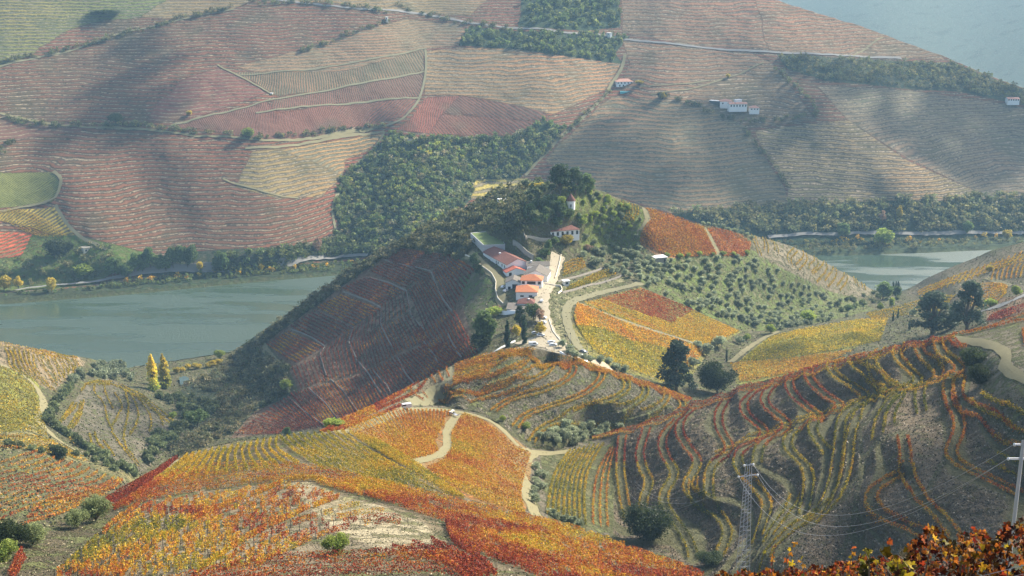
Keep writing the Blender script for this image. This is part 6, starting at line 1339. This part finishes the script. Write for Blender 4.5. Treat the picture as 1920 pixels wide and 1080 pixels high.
# ------------------------------------------------------------------ vines within arm's reach at the bottom right
LEAF = np.array([(0, -.12), (.28, -.42), (.5, -.22), (.42, .02), (.62, .28), (.3, .38), (.18, .62), (0, .8), (-.18, .62), (-.3, .38), (-.62, .28), (-.42, .02), (-.5, -.22), (-.28, -.42)])
def lobed(P, size, rs, col, up=.2):
    n = len(P); nr = rs.randn(n, 3); nr[:, 1] -= .8; nr[:, 2] += up; nr /= np.linalg.norm(nr, axis=1)[:, None]
    a = np.cross(nr, rs.randn(n, 3)); a /= np.linalg.norm(a, axis=1)[:, None]; b = np.cross(nr, a); k = len(LEAF)
    s = np.asarray(size).reshape(-1, 1, 1)
    jit = 1 + .18 * rs.randn(n, k)
    ring = P[:, None] + s * ((LEAF[None, :, 0] * jit)[..., None] * a[:, None] + (LEAF[None, :, 1] * jit)[..., None] * b[:, None]) + s * (.18 * rs.randn(n, k))[..., None] * nr[:, None]
    V = np.concatenate([P[:, None] - .12 * s * nr[:, None], ring], 1).reshape(-1, 3); i = np.arange(n)[:, None] * (k + 1); j = np.arange(k)[None]
    F = np.stack([np.broadcast_to(i, (n, k)), i + 1 + j, i + 1 + (j + 1) % k], 2).reshape(-1, 3)
    ring_d = np.ones((n, k + 1)); ring_d[:, 1:] = .8 + .35 * rs.rand(n, k)
    return V, F, (col[:, None] * ring_d[..., None]).reshape(-1, 3)
M_NEARLEAF = leaf_material('near_vine_leaf', 1.0, .45, .02)
def grapevine(x0, x1, Y, dy, ytop, n, ls, t0, tv, label, seed):
    """a trained vine: stems rising from the ground to the leafy top seen between photo x0..x1"""
    rs = np.random.RandomState(seed); xs = rs.uniform(x0, x1, n); Ys = Y + rs.uniform(-dy, dy, n)
    tops = np.interp(xs, [p[0] for p in ytop], [p[1] for p in ytop]) + 9 * np.sin(xs / 7.) * rs.rand(n) * 1.2
    ys = tops + rs.rand(n) ** 1.25 * (1155 - tops)
    u, s = us(xs, ys); P = np.stack([u * Ys, Ys, CZ + s * Ys], 1)
    t = t0 + tv * 2 * fbm(P[:, 0] * 3, P[:, 2] * 3, 1.0, 2) + .1 * rs.randn(n); col = ramp(t) * ((1 - .85 * (rs.rand(n) < .45)) * (.28 + .6 * rs.rand(n)))[:, None]
    xm, ym = float(P[:, 0].mean()), Y; zg = float(zat(xm, ym)); r = link(D.objects.new('grapevine', None)); r.location = (xm, ym, zg); tag(r, label, 'grapevine', None)
    loc = np.array([xm, ym, zg]); v, f, c = lobed(P - loc, ls * (.6 + .7 * rs.rand(n)), rs, col)
    link(D.objects.new('leaves', mesh_np('leaves', v, f, M_NEARLEAF, False, dict(Col=c))), r)
    parts = []
    for k in rs.permutation(n)[:max(6, n // 60)]:
        e = P[k] - loc; b = np.array([e[0] * .5, e[1] * .6, 0]); m = (e + b) / 2 + rs.randn(3) * .12; parts.append(tube([b, m, e, e + (rs.randn() * .06, 0, .12)], [.022, .013, .008, .003], 5))
    parts.append(tube([(0, 0, -.2), (.06, 0, .5), (0, .03, 1.1)], [.05, .04, .03], 7))
    v, f = join(parts); link(D.objects.new('stem', mesh_np('stem', v, f, M_BARK, True)), r)
    return r
TOPB = [(1310, 1086), (1380, 1075), (1460, 1072), (1540, 1064), (1600, 1052), (1640, 1044), (1700, 1040), (1760, 1036)]
TOPN = [(1590, 1052), (1620, 1030), (1650, 1034), (1700, 1040), (1730, 1062)]
TOPR = [(1700, 1040), (1715, 1012), (1740, 994), (1770, 1004), (1790, 1024), (1805, 1000), (1825, 1000), (1850, 1002), (1870, 1015), (1885, 982), (1905, 976), (1935, 984), (1990, 970)]
for i, (a, b, lb) in enumerate([(1300, 1400, 'orange leaved vine left of the pylon foot at the bottom edge'), (1390, 1480, 'orange and red leaved vine in front of the pylon foot'), (1470, 1560, 'rusty leaved vine right of the pylon at the bottom edge'), (1550, 1640, 'rusty orange vine left of the big yellow green leaves'), (1630, 1730, 'rusty vine behind the big yellow green leaves')]):
    grapevine(a, b, 34, 2.5, TOPB, 800, .10, .68, .22, lb, 50 + i)
for i, (a, b, lb) in enumerate([(1695, 1790, 'orange brown vine rising right of the big yellow green leaves'), (1780, 1870, 'dark leaved vine with upright orange shoots near the right corner'), (1860, 1990, 'tallest orange brown vine in the bottom right corner')]):
    grapevine(a, b, 15, 1.3, TOPR, 480, .075, .70, .26, lb, 70 + i)
grapevine(1610, 1718, 10.5, .5, TOPN, 85, .075, .30, .10, 'nearest vine with big yellow green leaves at the bottom edge', 90)
grapevine(1640, 1705, 10.2, .4, [(1640, 1036), (1705, 1030)], 16, .055, .62, .12, 'cluster of orange leaves above the big yellow green leaves', 91)
def near_shoots():
    for i, (x, y0_, lb) in enumerate([(1444, 1022, 'lone upright shoot with red leaf left of centre at the bottom'), (1484, 1020, 'lone upright shoot with golden leaves near the bottom edge'), (1505, 1042, 'short orange shoot right of the golden one'), (1596, 1026, 'thin orange tipped shoot left of the big green leaves'), (1667, 1010, 'thin shoot with two small leaves above the big green leaves'), (1822, 990, 'tall thin shoot near the bottom right corner')]):
        Y = 14.0; rs = np.random.RandomState(i); P = np.array([at_y(x + rs.randn() * 4, y0_ + k * 9 + rs.rand() * 5, Y + rs.randn() * .05) for k in range(7)]); base = np.array([P[:, 0].mean(), Y, float(zat(P[:, 0].mean(), Y))])
        r = link(D.objects.new('vine_shoot', None)); r.location = base; tag(r, lb, 'vine shoot'); v, f, c = lobed(P - base, .06 * (.6 + .6 * rs.rand(7)), rs, ramp(.6 + .2 * rs.randn(7)) * .9); link(D.objects.new('leaves', mesh_np('leaves', v, f, M_NEARLEAF, False, dict(Col=c))), r)
        v, f = tube([(0, 0, 0), P[3] - base, P[0] - base], [.012, .006, .002], 5); link(D.objects.new('stem', mesh_np('stem', v, f, M_BARK, True)), r)
near_shoots()
for i, (a, b) in enumerate((((1700, 1108), (1960, 1048)), ((1800, 1094), (1960, 1066)))): wire(at_y(*a, 13.0), at_y(*b, 12.0), .03, ['upper trellis wire in the bottom right corner', 'lower trellis wire in the bottom right corner'][i], .0035)
# ------------------------------------------------------------------ the hazy air of the valley
def haze():
    m = mat('haze_air'); g = N(m)
    v = g.n('ShaderNodeVolumePrincipled', i={'Color': (.42, .72, 1.0, 1), 'Density': HAZE, 'Anisotropy': .1})
    g.t.links.new(v.outputs[0], g.n('ShaderNodeOutputMaterial').inputs['Volume'])
    x0, x1, y0, y1, z0, z1 = -4500, 7500, -60, 9500, -60, 700
    V = np.array([(x, y, z) for z in (z0, z1) for y in (y0, y1) for x in (x0, x1)])
    F = np.array([(0, 2, 3, 1), (4, 5, 7, 6), (0, 1, 5, 4), (2, 6, 7, 3), (0, 4, 6, 2), (1, 3, 7, 5)])
    o = link(D.objects.new('haze', mesh_np('haze', V, F, m))); tag(o, kind='stuff')
HAZE = 0.00009
haze()

# ------------------------------------------------------------------ broken clouds high above the valley, out of the picture, whose shadows lie on the hills
M_CLOUD = flat_material('cloud_white', (.9, .9, .9), 1.0, .02, .01, 0)
def cloud(pc, poly, n, r0, r1, seed):
    rs = np.random.RandomState(seed); pts = np.array(scatter(pc, poly, n, rs)); x, y, z = G(pc, pts[:, 0], pts[:, 1])
    zc = 1500 + rs.rand(n) * 120; t = (zc - z) / SUNV[2]
    C0 = np.stack([x + SUNV[0] * t, y + SUNV[1] * t, zc], 1)
    ph = (1 + 5 ** .5) / 2; ico = np.array([(-1, ph, 0), (1, ph, 0), (-1, -ph, 0), (1, -ph, 0), (0, -1, ph), (0, 1, ph), (0, -1, -ph), (0, 1, -ph), (ph, 0, -1), (ph, 0, 1), (-ph, 0, -1), (-ph, 0, 1)]) / 1.9
    fi = np.array([(0, 11, 5), (0, 5, 1), (0, 1, 7), (0, 7, 10), (0, 10, 11), (1, 5, 9), (5, 11, 4), (11, 10, 2), (10, 7, 6), (7, 1, 8), (3, 9, 4), (3, 4, 2), (3, 2, 6), (3, 6, 8), (3, 8, 9), (4, 9, 5), (2, 4, 11), (6, 2, 10), (8, 6, 7), (9, 8, 1)])
    V = (C0[:, None] + ico[None] * (r0 + (r1 - r0) * rs.rand(n, 1, 1)) * (.8 + .4 * rs.rand(n, 12, 1))).reshape(-1, 3); F = (fi[None] + 12 * np.arange(n)[:, None, None]).reshape(-1, 3)
    tag(link(D.objects.new('cloud', mesh_np('cloud', V, F, M_CLOUD, True))), kind='stuff')
CL = [('F', [(1290,190),(1380,200),(1450,290),(1500,400),(1400,400),(1330,300)], 260), ('F', [(1490,110),(1620,150),(1930,200),(1930,340),(1800,340),(1690,270),(1590,200)], 330), ('F', [(990,330),(1060,250),(1150,220),(1240,300),(1300,400),(1100,400)], 120),
 ('F', [(250,60),(380,60),(330,200),(230,280),(120,260),(200,150)], 110),
 ('M', [(340,740),(470,690),(450,790),(340,850)], 30), ('M', [(215,730),(300,770),(330,800),(260,870),(225,800)], 16), ('B', [(1640,840),(1760,800),(1925,850),(1925,1060),(1400,1080)], 30), ('M', [(1400,650),(1640,632),(1600,665),(1400,690)], 9)]
for i, (pc, pl, n) in enumerate(CL): cloud(pc, pl, int(n * (.28 if pc == 'F' else .8)), 9 if pc == 'F' else 6, 22 if pc == 'F' else 14, i)
